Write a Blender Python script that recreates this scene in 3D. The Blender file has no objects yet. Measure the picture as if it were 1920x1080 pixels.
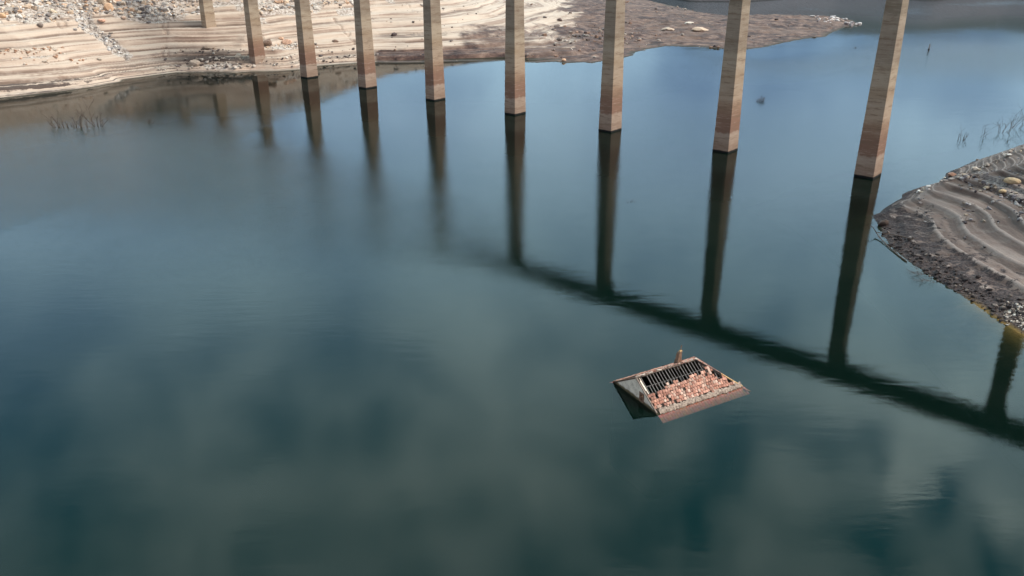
import bpy, bmesh, math, random
import numpy as np
from mathutils import Vector, Matrix

# ---------------------------------------------------------------- camera, sky, sun, exposure
SC = bpy.context.scene
COL = SC.collection
F, P, R_, H = 1533.14, 0.408447, -0.0054287, 40.0      # focal length in px of a 1920 frame, pitch, roll, flying height
cam = bpy.data.objects.new('camera', bpy.data.cameras.new('camera'))
COL.objects.link(cam)
cam.data.sensor_width = 36.0
cam.data.lens = 36.0 * F / 1920.0
cam.data.clip_start = 0.5
cam.data.clip_end = 9000
cam.matrix_world = Matrix.Translation((0, 0, H)) @ Matrix.Rotation(math.pi/2 - P, 4, 'X') @ Matrix.Rotation(R_, 4, 'Z')
SC.camera = cam

SUN_AZ, SUN_EL = math.radians(92), math.radians(46)    # azimuth clockwise from +Y
SC.world = bpy.data.worlds.new('World')
SC.world.use_nodes = True
sd = Vector((math.sin(SUN_AZ)*math.cos(SUN_EL), math.cos(SUN_AZ)*math.cos(SUN_EL), math.sin(SUN_EL)))
sun = bpy.data.objects.new('sun', bpy.data.lights.new('sun', 'SUN'))
COL.objects.link(sun)
sun.data.energy = 3.0
sun.data.angle = math.radians(22)
sun.data.color = (1.0, 0.90, 0.78)
sun.rotation_euler = sd.to_track_quat('Z', 'Y').to_euler()
sun.location = (200, -80, 200)
SC.view_settings.view_transform = 'Standard'
SC.view_settings.look = 'None'
SC.view_settings.exposure = 0.75
SC.view_settings.gamma = 1
SC.view_settings.use_curve_mapping = False
SC.cycles.max_bounces = 6
SC.cycles.transparent_max_bounces = 12
SC.cycles.use_denoising = True


class NT:
    """small node helper"""
    def __init__(s, tree):
        s.t = tree
        tree.nodes.clear()

    def n(s, typ, props=None, **ins):
        nd = s.t.nodes.new(typ)
        for k, v in (props or {}).items():
            setattr(nd, k, v)
        for k, v in ins.items():
            key = int(k[1:]) if k[0] == 'i' and k[1:].isdigit() else k.replace('_', ' ')
            s.set(nd.inputs[key], v)
        return nd

    def set(s, sock, v):
        if isinstance(v, bpy.types.NodeSocket):
            s.t.links.new(v, sock)
        else:
            if sock.type == 'RGBA' and hasattr(v, '__len__') and len(v) == 3:
                v = tuple(v) + (1,)
            sock.default_value = v

    def math(s, op, a, b=0.0, c=None, clamp=False):
        nd = s.n('ShaderNodeMath', {'operation': op, 'use_clamp': clamp}, i0=a, i1=b)
        if c is not None:
            s.set(nd.inputs[2], c)
        return nd.outputs[0]

    def step(s, v, lo, hi, a=0.0, b=1.0, smooth=True):
        nd = s.n('ShaderNodeMapRange', {'interpolation_type': 'SMOOTHSTEP' if smooth else 'LINEAR'}, i0=v, i1=lo, i2=hi, i3=a, i4=b)
        return nd.outputs[0]

    def mix(s, f, a, b, mode='MIX'):
        nd = s.n('ShaderNodeMix', {'data_type': 'RGBA', 'blend_type': mode})
        s.set(nd.inputs[0], f); s.set(nd.inputs[6], a); s.set(nd.inputs[7], b)
        return nd.outputs[2]

    def noise(s, vec, scale, detail=3, rough=0.55, dist=0.0, dim='3D'):
        nd = s.n('ShaderNodeTexNoise', {'noise_dimensions': dim}, Scale=scale, Detail=detail, Roughness=rough, Distortion=dist)
        if vec is not None:
            s.set(nd.inputs['Vector'], vec)
        return nd.outputs[0]

    def mapv(s, vec, scale=(1, 1, 1), loc=(0, 0, 0), rot=(0, 0, 0)):
        nd = s.n('ShaderNodeMapping', None, Vector=vec, Location=loc, Rotation=rot, Scale=scale)
        return nd.outputs[0]

    def ramp(s, fac, stops, interp='LINEAR'):
        nd = s.t.nodes.new('ShaderNodeValToRGB')
        s.set(nd.inputs[0], fac)
        cr = nd.color_ramp
        cr.interpolation = interp
        while len(cr.elements) < len(stops):
            cr.elements.new(0.5)
        for e, (p, c) in zip(cr.elements, stops):
            e.position = p
            e.color = tuple(c) + (1,)
        return nd.outputs[0]


# sky: Nishita with broken cloud
w = NT(SC.world.node_tree)
sky = w.n('ShaderNodeTexSky', {'sky_type': 'NISHITA', 'sun_disc': False, 'sun_elevation': SUN_EL, 'sun_rotation': SUN_AZ,
                               'altitude': 300, 'air_density': 1.0, 'dust_density': 1.5, 'ozone_density': 1.0})
gd = w.n('ShaderNodeTexCoord').outputs['Generated']
sep = w.n('ShaderNodeSeparateXYZ', None, Vector=gd)
def sky_dir(px, py):
    """direction of the sky mirrored in level water at a pixel of the photograph"""
    a, b = (px-960)/F, -(py-540)/F
    return Vector((a, math.cos(P)+b*math.sin(P), math.sin(P)-b*math.cos(P))).normalized()


wob = w.n('ShaderNodeTexNoise', None, Vector=gd, Scale=7.0, Detail=3.0, Roughness=.55)
wv = w.n('ShaderNodeVectorMath', {'operation': 'SUBTRACT'}, i0=wob.outputs['Color'], i1=(.5, .5, .5))
wv2 = w.n('ShaderNodeVectorMath', {'operation': 'SCALE'}, i0=wv.outputs[0])
wv2.inputs[3].default_value = .22
gw_ = w.n('ShaderNodeVectorMath', {'operation': 'ADD'}, i0=gd, i1=wv2.outputs[0]).outputs[0]
gwn = w.n('ShaderNodeVectorMath', {'operation': 'NORMALIZE'}, i0=gw_).outputs[0]
big = w.noise(w.mapv(gd, (1, 1, 1.25), loc=(3.1, 0.4, 1.7)), 3.1, 2, 0.45, 0.25)
fine = w.noise(w.mapv(gd, (1, 1, 1.4), loc=(1.3, 7.7, 0.2)), 8.5, 4, 0.55, 0.3)
dens = w.math('ADD', w.math('MULTIPLY', w.math('SUBTRACT', big, .5), 0.6), w.math('MULTIPLY', w.math('SUBTRACT', fine, .5), 1.9))
# openings (negative) and thick cloud (positive): where they stand in the sky, angular radius in photo px
LOBES = [(1280, 125, 110, -.7), (1480, 105, 120, -.9), (1720, 95, 130, -.9), (1900, 90, 110, -.8), (250, 290, 150, -.5), (500, 250, 90, -.45), (620, 630, 75, -.25), (640, 820, 110, -.2), (230, 700, 130, -.1), (120, 400, 190, .1), (40, 560, 160, -.15), (250, 520, 170, .25), (60, 900, 220, -.7), (1000, 1080, 90, -.3), (700, 760, 80, -.2), (500, 780, 70, -.3), 
         (540, 500, 130, .25), (900, 660, 170, .35), (1000, 150, 200, .35), (400, 900, 90, .15), (620, 980, 110, .1), (880, 1000, 120, .2), (760, 1060, 70, -.2),
         (1347, 925, 75, -.4), (1185, 970, 70, -.3), (1290, 1000, 60, -.3), (1570, 870, 60, -.35), (1480, 830, 60, -.2), (1790, 930, 75, -.8), (1650, 1020, 60, -.6), (1905, 1075, 60, -.8), (1350, 830, 60, -.25),
         (1630, 940, 70, .4), (1740, 820, 120, .8), (1738, 925, 24, .7), (1610, 600, 40, .5), (1235, 870, 50, .3), (1520, 950, 70, .3), (1905, 985, 70, .9), (1660, 900, 60, .6), (1560, 790, 80, .3), (1110, 820, 30, .35), (1470, 1060, 70, .25),
         (1210, 1040, 60, .2), (1540, 700, 100, .3), (1900, 700, 90, .7), (1820, 280, 200, .6), (1500, 330, 150, .2), (1700, 480, 80, -.15), (1100, 880, 60, -.15)]
for lx, ly, lr, la in LOBES:
    la *= 1.35 if (lx > 1000 and ly > 600) else 1.0
    dt = w.n('ShaderNodeVectorMath', {'operation': 'DOT_PRODUCT'}, i0=gwn, i1=sky_dir(lx, ly)).outputs['Value']
    kk_ = 1/(1-math.cos(lr*.85/F))
    e_ = w.math('EXPONENT', w.math('MULTIPLY', w.math('SUBTRACT', dt, 1.0), kk_))
    dens = w.math('ADD', dens, w.math('MULTIPLY', e_, la))
mask = w.step(dens, -0.7, 1.0, smooth=False)
front = w.step(sep.outputs[1], .15, .7)
gap = w.ramp(sep.outputs[2], [(.08, (.17, .29, .37)), (.22, (.32, .50, .66)), (.38, (.29, .56, .74)), (.60, (.13, .50, .54))])
gap = w.mix(1.0, gap, (13.5, 13.5, 16), 'MULTIPLY')
gap = w.mix(front, w.mix(.7, sky.outputs[0], (3.0, 3.1, 3.3)), gap)
cloud = w.ramp(w.math('MULTIPLY', sep.outputs[2], 1.0), [(.10, (.32, .41, .51)), (.24, (.43, .53, .64)), (.38, (.56, .70, .78)), (.60, (.92, .98, .95))])
cloud = w.mix(1.0, cloud, (28, 32.5, 32), 'MULTIPLY')
cloud = w.mix(front, (3.9, 4.0, 4.1), cloud)
skycol = w.mix(mask, gap, cloud)
bg = w.n('ShaderNodeBackground', None, Color=skycol, Strength=0.1)
w.n('ShaderNodeOutputWorld', None, Surface=bg.outputs[0])


# ---------------------------------------------------------------- helpers
def at(px, py, z=0.0):
    """point of height z seen at pixel (px, py) of the 1920x1080 photograph"""
    X, Y = px - 960, py - 540
    c, s = math.cos(R_), math.sin(R_)
    a, b = (X*c + Y*s)/F, -(-X*s + Y*c)/F
    y = math.cos(P) + b*math.sin(P)
    dz = -math.sin(P) + b*math.cos(P)
    t = (z - H)/dz
    return (a*t, y*t, z)


def proj(x, y, z):
    dz = z - H
    zc = y*math.cos(P) - dz*math.sin(P)
    yc = y*math.sin(P) + dz*math.cos(P)
    X, Y = F*x/zc, -F*yc/zc
    c, s = math.cos(R_), math.sin(R_)
    return 960 + X*c - Y*s, 540 + X*s + Y*c


def _hash(ix, iy, seed):
    h = (ix.astype(np.int64)*374761393 + iy.astype(np.int64)*668265263 + seed*974634777) & 0xffffffff
    h = ((h ^ (h >> 13))*1274126177) & 0xffffffff
    h = (h ^ (h >> 16)) & 0xffffffff
    return h.astype(np.float64)/0xffffffff


def vnoise(x, y, seed=0):
    ix, iy = np.floor(x), np.floor(y)
    fx, fy = x-ix, y-iy
    fx = fx*fx*(3-2*fx); fy = fy*fy*(3-2*fy)
    a = _hash(ix, iy, seed); b = _hash(ix+1, iy, seed); c = _hash(ix, iy+1, seed); d = _hash(ix+1, iy+1, seed)
    return (a*(1-fx)+b*fx)*(1-fy) + (c*(1-fx)+d*fx)*fy


def fbm(x, y, scale, octs=4, seed=0, gain=0.5):
    x = np.asarray(x, float)/scale; y = np.asarray(y, float)/scale
    s = 0; a = 1; t = 0
    for o in range(octs):
        s = s + a*(vnoise(x, y, seed+o*17)-0.5)*2; t += a; a *= gain
        x = x*2.03+11.3; y = y*2.03+5.7
    return s/t


def sstep(v, a, b):
    t = np.clip((v-a)/(b-a), 0, 1)
    return t*t*(3-2*t)


def dist_poly(x, y, pts, closed=False):
    pts = np.array(pts, float)[:, :2]
    A = pts; B = np.roll(pts, -1, 0)
    if not closed:
        A = A[:-1]; B = B[:-1]
    best = np.full(np.shape(x), 1e18); tt = np.zeros(np.shape(x))
    for i in range(len(A)):
        dx, dy = B[i]-A[i]
        L = dx*dx+dy*dy
        t = np.clip(((x-A[i][0])*dx+(y-A[i][1])*dy)/L, 0, 1)
        d = (x-A[i][0]-t*dx)**2+(y-A[i][1]-t*dy)**2
        k = d < best
        best = np.where(k, d, best); tt = np.where(k, i+t, tt)
    return np.sqrt(best), tt


def inside(x, y, pts):
    pts = np.array(pts, float)[:, :2]
    r = np.zeros(np.shape(x), bool)
    n = len(pts)
    for i in range(n):
        x1, y1 = pts[i]; x2, y2 = pts[(i+1) % n]
        if y1 == y2:
            continue
        c = ((y1 > y) != (y2 > y)) & (x < (x2-x1)*(y-y1)/(y2-y1)+x1)
        r ^= c
    return r


def link(name, me, mats, parent=None):
    o = bpy.data.objects.new(name, me)
    COL.objects.link(o)
    for m_ in (mats if isinstance(mats, (list, tuple)) else [mats]):
        me.materials.append(m_)
    if parent is not None:
        o.parent = parent
    return o


def tag(o, label=None, cat=None, group=None, kind=None):
    for k, v in (('label', label), ('category', cat), ('group', group), ('kind', kind)):
        if v:
            o[k] = v
    return o


def empty(name, loc, rz=0.0):
    o = bpy.data.objects.new(name, None)
    COL.objects.link(o)
    o.location = loc
    o.rotation_euler = (0, 0, rz)
    return o


def np_mesh(name, V, Fc, smooth=False, attrs=None, cols=None):
    V = np.asarray(V, np.float32); Fc = np.asarray(Fc, np.int32)
    me = bpy.data.meshes.new(name)
    me.vertices.add(len(V)); me.vertices.foreach_set('co', V.ravel())
    k = Fc.shape[1]
    me.loops.add(Fc.size); me.loops.foreach_set('vertex_index', Fc.ravel())
    me.polygons.add(len(Fc)); me.polygons.foreach_set('loop_start', np.arange(0, Fc.size, k, dtype=np.int32))
    me.update(calc_edges=True)
    me.polygons.foreach_set('use_smooth', np.full(len(Fc), smooth))
    for a, v in (attrs or {}).items():
        at_ = me.attributes.new(a, 'FLOAT', 'POINT'); at_.data.foreach_set('value', np.asarray(v, np.float32).ravel())
    if cols is not None:
        at_ = me.attributes.new('tint', 'FLOAT_COLOR', 'POINT'); at_.data.foreach_set('color', np.asarray(cols, np.float32).ravel())
    me.validate()
    return me


def grid_faces(n, m):
    i = np.arange(n-1)[:, None]*m+np.arange(m-1)[None, :]
    return np.stack([i, i+m, i+m+1, i+1], -1).reshape(-1, 4)


def polar(px0, px1, nc, rs):
    a0, a1 = math.atan((px0-960)/1480.), math.atan((px1-960)/1480.)
    az = np.linspace(a0, a1, nc)
    A, RR = np.meshgrid(az, rs, indexing='ij')
    return RR*np.sin(A), RR*np.cos(A)


def pxcol(x, y, z=0.0):
    zc = y*math.cos(P)-(z-H)*math.sin(P)
    return 960+F*x/zc


# ---------------------------------------------------------------- terrain shapes
SHORE_L = [(-900, 335), (-500, 262), (-250, 224), (0, 184), (60, 178), (120, 171), (170, 164), (228, 154), (232, 150), (262, 146), (290, 142), (330, 137), (400, 136),
           (440, 137), (470, 135), (520, 134.5), (565, 131), (598, 124), (640, 121), (700, 117), (740, 118), (800, 117), (870, 115), (940, 114), (985, 117),
           (1010, 118), (1040, 116), (1060, 119), (1095, 117), (1110, 119), (1140, 113), (1170, 108), (1188, 104), (1193, 98), (1215, 92), (1250, 86.5),
           (1300, 88), (1360, 92), (1400, 93), (1440, 88), (1470, 80), (1510, 73), (1550, 69), (1557, 62), (1580, 53), (1612, 46),
           (1600, 38), (1560, 31), (1500, 28), (1410, 28), (1360, 29), (1320, 24), (1280, 15), (1245, 7), (1212, 0)]
LP = [at(x, y)[:2] for x, y in SHORE_L] + [(60, 640), (-40, 900), (-700, 1200), (-1300, 700), (-700, 250)]
KT = ([-900, 0, 400, 520, 620, 720, 850, 950, 1050, 1200, 1700], [.40, .40, .42, .36, .30, .24, .18, .12, .08, .05, .035])
CT = ([-900, 0, 450, 600, 727, 850, 950, 1050, 1200, 1700], [76, 76, 62, 48, 24, 14, 9, 6, 5, 4])


RILLS = [[at(40, 26, 14), at(84, 48, 11.5), at(118, 78, 8.5), at(130, 103, 6)], [at(118, 43, 12), at(150, 62, 10), at(214, 106, 5)],
         [at(612, 18, 14), at(636, 38, 11), at(664, 60, 8.5)], [at(306, 38, 13), at(312, 60, 10), at(306, 82, 8)], [at(232, 108, 4.5), at(262, 130, 2), at(292, 140, .5)], [at(760, 0, 15), at(790, 22, 12)]]


def terr(z, period, amp, warp):
    """wave-cut benches: flatten and steepen the slope along lines of equal height"""
    u = z/period+warp
    fr = u-np.floor(u)
    b = 0.5+0.5*(_hash(np.floor(u), np.zeros_like(u), 91)-0.2)
    return (sstep(fr, 0.68, 1.0)-fr)*amp*b


def z_left(x, y, fine=True):
    x = np.asarray(x, float); y = np.asarray(y, float)
    px = pxcol(x, y)
    d, _ = dist_poly(x, y, LP, True)
    d = np.where(inside(x, y, LP), d, -d)
    east = sstep(px, 950, 1150)
    d = d + fbm(x, y, 14, 3, 5)*0.5 + fbm(x, y, 2.5, 2, 9)*0.15
    k = np.interp(px, *KT); cap = np.interp(px, *CT)
    dd = np.maximum(d, 0)
    z = cap*(1-np.exp(-(dd*k/cap)**1.6))**(1/1.6)+dd*0.02
    z = z + fbm(x, y, 45, 3, 3)*np.minimum(z*0.10, 1.6)
    z = z + fbm(x, y, 16, 3, 23)*np.minimum(z*.25, .9)*(.06+.94*east)
    # the rocky gully running down the slope
    g, t = dist_poly(x, y, [at(128, 10, 15), at(150, 38, 13), at(168, 62, 11), at(205, 80, 8.5), at(232, 108, 4.5)])
    z = z - 0.9*np.exp(-(g/2.6)**2)
    rl = 0
    for r_ in RILLS:
        g2_, _ = dist_poly(x, y, r_)
        g2_ = np.maximum(g2_ + fbm(x, y, 5, 3, 35)*1.6 - .2, 0) if False else np.abs(g2_+fbm(x, y, 6, 3, 35)*2.2)
        rl = np.maximum(rl, np.exp(-(g2_/.45)**2))
    z = z - .35*rl
    z_left.rill = rl
    warp = fbm(x, y, 70, 2, 31)*0.35+fbm(x, y, 9, 2, 33)*.05
    zpre = z
    z = z + (1-.6*east)*np.minimum(dd*.2, 1)*(terr(z, 1.9, 1.9, warp)*0.95 + terr(z+.3, 0.62, 0.6, warp*2)*0.9)
    z_left.fr = zpre/1.9+warp
    if fine:
        z = z + fbm(x, y, 1.3, 3, 41)*0.07*np.minimum(dd, 1) + east*np.minimum(dd*.3, 1)*np.abs(fbm(x, y, 5, 4, 43))*0.9
    return np.where(d > 0, z, np.maximum(d*0.45, -9.5) - 0.02)


# right bank: waterline, crest
SHORE_F = [(1650, 421), (1652, 440), (1664, 458), (1700, 489), (1752, 523), (1800, 554), (1858, 592), (1888, 611), (1920, 631), (2010, 690), (2200, 800), (2500, 960), (2900, 1200)]
CREST = [(1648, 412, .3), (1661, 396, 1.2), (1690, 382, 1.7), (1724, 364, 2.2), (1752, 344, 2.8), (1781, 332, 3.2), (1811, 327, 3.9), (1833, 316, 4.8), (1884, 291, 6.6), (1920, 273, 7.8), (2000, 240, 9.5), (2200, 190, 12), (2500, 120, 15)]
FP = [at(x, y)[:2] for x, y in SHORE_F]
CP = [at(x, y, z) for x, y, z in CREST]
_f = np.array(FP)
_kf, _t = [], []
for c in CP:
    dF, tF = dist_poly(np.array([c[0]]), np.array([c[1]]), FP)
    _kf.append(c[2]/max(dF[0], .6)); _t.append(tF[0])
BACK = []
for i, c in enumerate(CP):
    q0, q1 = CP[max(i-1, 0)], CP[min(i+1, len(CP)-1)]
    tx, ty = q1[0]-q0[0], q1[1]-q0[1]
    L = math.hypot(tx, ty)
    nx, ny = -ty/L, tx/L
    BACK.append((c[0]+nx*(c[2]/0.62), c[1]+ny*(c[2]/0.62)))
RP = [FP[0]]+FP[1:]+[(400, 20), (400, 260)]+BACK[::-1]
CPX = np.array(CP)


def z_right(x, y, fine=True):
    x = np.asarray(x, float); y = np.asarray(y, float)
    dF, _ = dist_poly(x, y, FP)
    dB, tB = dist_poly(x, y, BACK)
    ins = inside(x, y, RP)
    k = .19+.05*sstep(x, 70, 84)-.07*sstep(x, 95, 170)
    d1 = dF + fbm(x, y, 9, 2, 61)*0.3 + fbm(x, y, 1.4, 2, 62)*.12
    d2 = dB + fbm(x, y, 4, 3, 63)*0.45
    zf = np.maximum(d1, 0)
    zf = zf*k*(1+0.35*np.exp(-zf/2.5))
    zb = np.maximum(d2, 0)*0.62
    s = 0.25
    z = -np.log(np.exp(-np.clip(zf, 0, 40)/s)+np.exp(-np.clip(zb, 0, 40)/s)+1e-30)*s
    z = np.maximum(z, 0.02)
    warp = fbm(x, y, 30, 2, 71)*0.10+fbm(x, y, 4, 2, 72)*.04
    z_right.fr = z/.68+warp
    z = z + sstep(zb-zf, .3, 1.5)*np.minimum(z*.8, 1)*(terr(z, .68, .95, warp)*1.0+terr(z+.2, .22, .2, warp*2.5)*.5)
    rough = np.exp(-(z/1.5)**2)
    if fine:
        z = z + fbm(x, y, 1.1, 4, 81)*(.05+.22*rough)*np.minimum(z*2, 1)+fbm(x, y, 6, 3, 83)*.06*np.minimum(z, 1)
        # wave-cut notch rim of dark clods along the water
        z = z + .35*np.maximum(fbm(x, y, 2.0, 3, 85), 0)*np.exp(-((z-.5)/.6)**2)
    zo = -np.minimum(np.minimum(dF, dB)*0.32, 9.5)-0.02
    ok = ins & (d1 > 0) & (d2 > 0)
    return np.where(ok, z, np.where(ins, -0.05, zo))


# ---------------------------------------------------------------- materials
def newmat(name):
    m_ = bpy.data.materials.new(name)
    m_.use_nodes = True
    return m_, NT(m_.node_tree)


def finish(nt, color, rough=0.85, bump=None, strength=0.5, dist=0.05, spec=0.25, metallic=0.0):
    b = nt.n('ShaderNodeBsdfPrincipled', None, Base_Color=color, Roughness=rough, Metallic=metallic)
    b.inputs['Specular IOR Level'].default_value = spec
    if bump is not None:
        bp = nt.n('ShaderNodeBump', None, Strength=strength, Distance=dist, Height=bump)
        nt.t.links.new(bp.outputs[0], b.inputs['Normal'])
    nt.n('ShaderNodeOutputMaterial', None, Surface=b.outputs[0])
    return b


def mat_left():
    m_, n = newmat('bank_silt')
    g = n.n('ShaderNodeNewGeometry').outputs['Position']
    sp = n.n('ShaderNodeSeparateXYZ', None, Vector=g)
    z = sp.outputs[2]
    A = lambda a: n.n('ShaderNodeAttribute', {'attribute_name': a}).outputs['Fac']
    warp = n.noise(g, 0.035, 3, 0.6)
    # contour lines: noise stretched along equal height
    fr = n.math('FRACT', A('bench'))
    zz = n.math('MULTIPLY', A('bench'), 1.9)
    cz = n.n('ShaderNodeCombineXYZ', None, X=n.math('MULTIPLY', sp.outputs[0], 0.02), Y=n.math('MULTIPLY', sp.outputs[1], 0.02), Z=zz).outputs[0]
    cl = n.n('ShaderNodeCombineXYZ', None, X=n.math('MULTIPLY', sp.outputs[0], 0.007), Y=n.math('MULTIPLY', sp.outputs[1], 0.007), Z=zz).outputs[0]
    l1 = n.noise(cz, 1.5, 4, 0.7)
    l2 = n.noise(cl, 2.6, 2, 0.6)
    grain = n.noise(g, 2.2, 5, 0.65)
    patch = n.noise(g, 0.16, 4, 0.6)
    c = n.ramp(l1, [(0.30, (.17, .125, .105)), (0.37, (.38, .29, .24)), (0.44, (.50, .405, .335)), (0.60, (.57, .48, .405)), (0.72, (.45, .36, .295))])
    c = n.mix(n.step(l2, .55, .60, 0, .7), c, (.24, .165, .13))
    lip = n.math('MULTIPLY', n.step(fr, .56, .66), n.step(fr, .84, .74))  # riser foot of each bench painted dark, relief shade put into the colour
    lip = n.math('MULTIPLY', lip, n.step(n.noise(cz, .8, 3, .6), .42, .60))
    c = n.mix(n.math('MULTIPLY', lip, .85), c, (.15, .105, .085))
    c = n.mix(n.step(patch, .50, .68, 0, .45), c, (.52, .45, .39))
    c = n.mix(n.step(grain, .58, .75, 0, .4), c, (.30, .22, .17))
    c = n.mix(n.math('MULTIPLY', A('rill'), n.step(n.noise(g, .6, 4, .7), .42, .58, 0, .6)), c, (.22, .155, .125))
    # dark silt strips near the water
    dk = n.math('MULTIPLY', n.step(n.math('ADD', n.noise(cl, 1.9, 3, .7), n.math('MULTIPLY', n.math('SUBTRACT', n.noise(g, .25, 5, .7), .5), .35)), .47, .52), A('strip'))
    c = n.mix(1.0, c, (.86, .85, .84), 'MULTIPLY')
    c = n.mix(dk, c, n.mix(grain, (.045, .035, .035), (.13, .10, .085)))
    # brown weathered ground of the low spit
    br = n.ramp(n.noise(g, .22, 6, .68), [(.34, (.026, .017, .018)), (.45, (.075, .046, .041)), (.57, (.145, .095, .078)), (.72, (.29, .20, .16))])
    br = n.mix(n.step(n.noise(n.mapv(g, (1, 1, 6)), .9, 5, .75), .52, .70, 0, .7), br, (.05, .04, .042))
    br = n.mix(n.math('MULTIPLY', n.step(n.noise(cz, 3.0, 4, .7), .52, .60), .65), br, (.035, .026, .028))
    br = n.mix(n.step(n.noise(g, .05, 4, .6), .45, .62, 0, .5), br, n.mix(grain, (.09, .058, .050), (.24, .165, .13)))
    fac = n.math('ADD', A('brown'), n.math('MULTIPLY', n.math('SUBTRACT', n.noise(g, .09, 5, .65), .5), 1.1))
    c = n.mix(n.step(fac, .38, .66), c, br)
    # stony ground under the scree
    st = n.ramp(n.noise(g, 1.1, 5, .75), [(.35, (.10, .085, .08)), (.47, (.30, .26, .23)), (.60, (.56, .53, .50))])
    fs = n.math('ADD', A('stony'), n.math('MULTIPLY', n.math('SUBTRACT', n.noise(g, .35, 4, .65), .5), 1.0))
    c = n.mix(n.step(fs, .42, .60, 0, .85), c, st)
    # scrub above the old high-water line
    c = n.mix(A('scrub'), c, n.mix(n.noise(g, .2, 4, .7), (.02, .028, .012), (.16, .14, .08)))
    # wet foot and green film under water
    c = n.mix(n.step(z, .28, .0), c, (.035, .03, .022))
    c = n.mix(n.step(z, -.1, -.9), c, (.03, .04, .02))
    h = n.math('ADD', n.math('MULTIPLY', grain, 1.0), n.math('MULTIPLY', l2, .8))
    finish(n, c, .9, h, .9, .22)
    return m_


def mat_right():
    m_, n = newmat('bank_mud')
    g = n.n('ShaderNodeNewGeometry').outputs['Position']
    sp = n.n('ShaderNodeSeparateXYZ', None, Vector=g)
    z = sp.outputs[2]
    A = lambda a: n.n('ShaderNodeAttribute', {'attribute_name': a}).outputs['Fac']
    fr = n.math('FRACT', A('bench'))
    zz = n.math('MULTIPLY', A('bench'), .75)
    cz = n.n('ShaderNodeCombineXYZ', None, X=n.math('MULTIPLY', sp.outputs[0], 0.04), Y=n.math('MULTIPLY', sp.outputs[1], 0.04), Z=zz).outputs[0]
    l1 = n.noise(cz, 1.3, 4, 0.6)
    l2 = n.noise(cz, 4.5, 3, 0.6)
    grain = n.noise(g, 3.5, 6, 0.7)
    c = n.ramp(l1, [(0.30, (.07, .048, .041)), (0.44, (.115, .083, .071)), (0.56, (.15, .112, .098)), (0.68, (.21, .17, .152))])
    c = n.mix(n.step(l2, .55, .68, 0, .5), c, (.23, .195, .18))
    lip = n.math('MULTIPLY', n.step(fr, .84, .94), n.step(n.noise(cz, .9, 3, .6), .28, .44))  # upper edge of each bench painted pale, as if catching light
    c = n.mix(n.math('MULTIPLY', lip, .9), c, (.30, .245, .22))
    foot = n.math('MULTIPLY', n.step(fr, .42, .58), n.step(fr, .82, .70))  # shade below each bench edge painted into the colour
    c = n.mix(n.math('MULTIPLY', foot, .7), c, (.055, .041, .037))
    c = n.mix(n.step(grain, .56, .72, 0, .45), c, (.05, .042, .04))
    c = n.mix(n.step(n.noise(g, .35, 4, .6), .52, .7, 0, .35), c, (.19, .165, .15))
    # dark rotten silt of the lowest bench
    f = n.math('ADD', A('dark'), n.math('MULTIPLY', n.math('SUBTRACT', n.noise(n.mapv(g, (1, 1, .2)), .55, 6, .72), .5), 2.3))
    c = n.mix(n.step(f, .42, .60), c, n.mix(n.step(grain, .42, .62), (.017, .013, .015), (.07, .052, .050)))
    # rubble high on the bank
    fs = n.math('ADD', A('stony'), n.math('MULTIPLY', n.math('SUBTRACT', n.noise(g, .5, 4, .65), .5), 1.1))
    c = n.mix(n.step(fs, .45, .6, 0, .8), c, n.ramp(n.noise(g, 2.2, 5, .75), [(.38, (.05, .042, .042)), (.5, (.17, .15, .15)), (.66, (.42, .38, .34))]))
    # ochre algae in the shallows
    alg = n.mix(n.noise(g, .8, 3, .6), (.05, .05, .008), (.24, .13, .03))
    c = n.mix(n.math('MULTIPLY', n.step(z, .22, .0), n.step(n.math('ADD', sp.outputs[1], n.math('MULTIPLY', n.noise(g, .3, 3, .5), 5)), 93, 88)), n.mix(n.step(z, .1, -.1), c, (.03, .03, .018)), alg)
    c = n.mix(n.step(z, -.9, -2.2), c, (.02, .03, .01))
    h = n.math('ADD', grain, n.math('MULTIPLY', l2, .6))
    finish(n, c, .88, h, .9, .14)
    return m_


def mat_hills():
    m_, n = newmat('far_hillside')
    g = n.n('ShaderNodeNewGeometry').outputs['Position']
    z = n.n('ShaderNodeSeparateXYZ', None, Vector=g).outputs[2]
    lo = n.mix(n.noise(n.mapv(g, (1, 1, 8)), .05, 4, .7), (.11, .115, .145), (.19, .185, .215))  # blue-grey tones: distance haze mixed into the hill colours
    hi = n.mix(n.noise(g, .03, 5, .7), (.07, .09, .11), (.12, .14, .15))
    c = n.mix(n.step(n.math('ADD', z, n.math('MULTIPLY', n.noise(g, .02, 3, .6), 12)), 20, 34), lo, hi)
    c = n.mix(n.step(z, 1.5, .2), c, (.04, .035, .04))
    finish(n, c, .95, n.noise(g, .2, 5, .7), .8, 2.0)
    return m_


def mat_rock(name, darker=1.0):
    m_, n = newmat(name)
    g = n.n('ShaderNodeNewGeometry').outputs['Position']
    t = n.n('ShaderNodeAttribute', {'attribute_name': 'tint'}).outputs['Color']
    v = n.step(n.noise(g, 3.0, 5, .7), .3, .7, .6*darker, 1.15*darker, False)
    c = n.n('ShaderNodeVectorMath', {'operation': 'SCALE'}, i0=t)
    n.set(c.inputs[3], v)
    finish(n, c.outputs[0], .85, n.noise(g, 5, 4, .7), .6, .06)
    return m_


def mat_plain(name, c1, c2, scale, rough=.8, stretch=(1, 1, 1), bump=.4, dist=.02, obj=True):
    m_, n = newmat(name)
    tc = n.n('ShaderNodeTexCoord').outputs['Object']
    v = n.noise(n.mapv(tc, stretch), scale, 5, .68)
    finish(n, n.mix(n.step(v, .32, .68), c1, c2), rough, v, bump, dist)
    return m_


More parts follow.
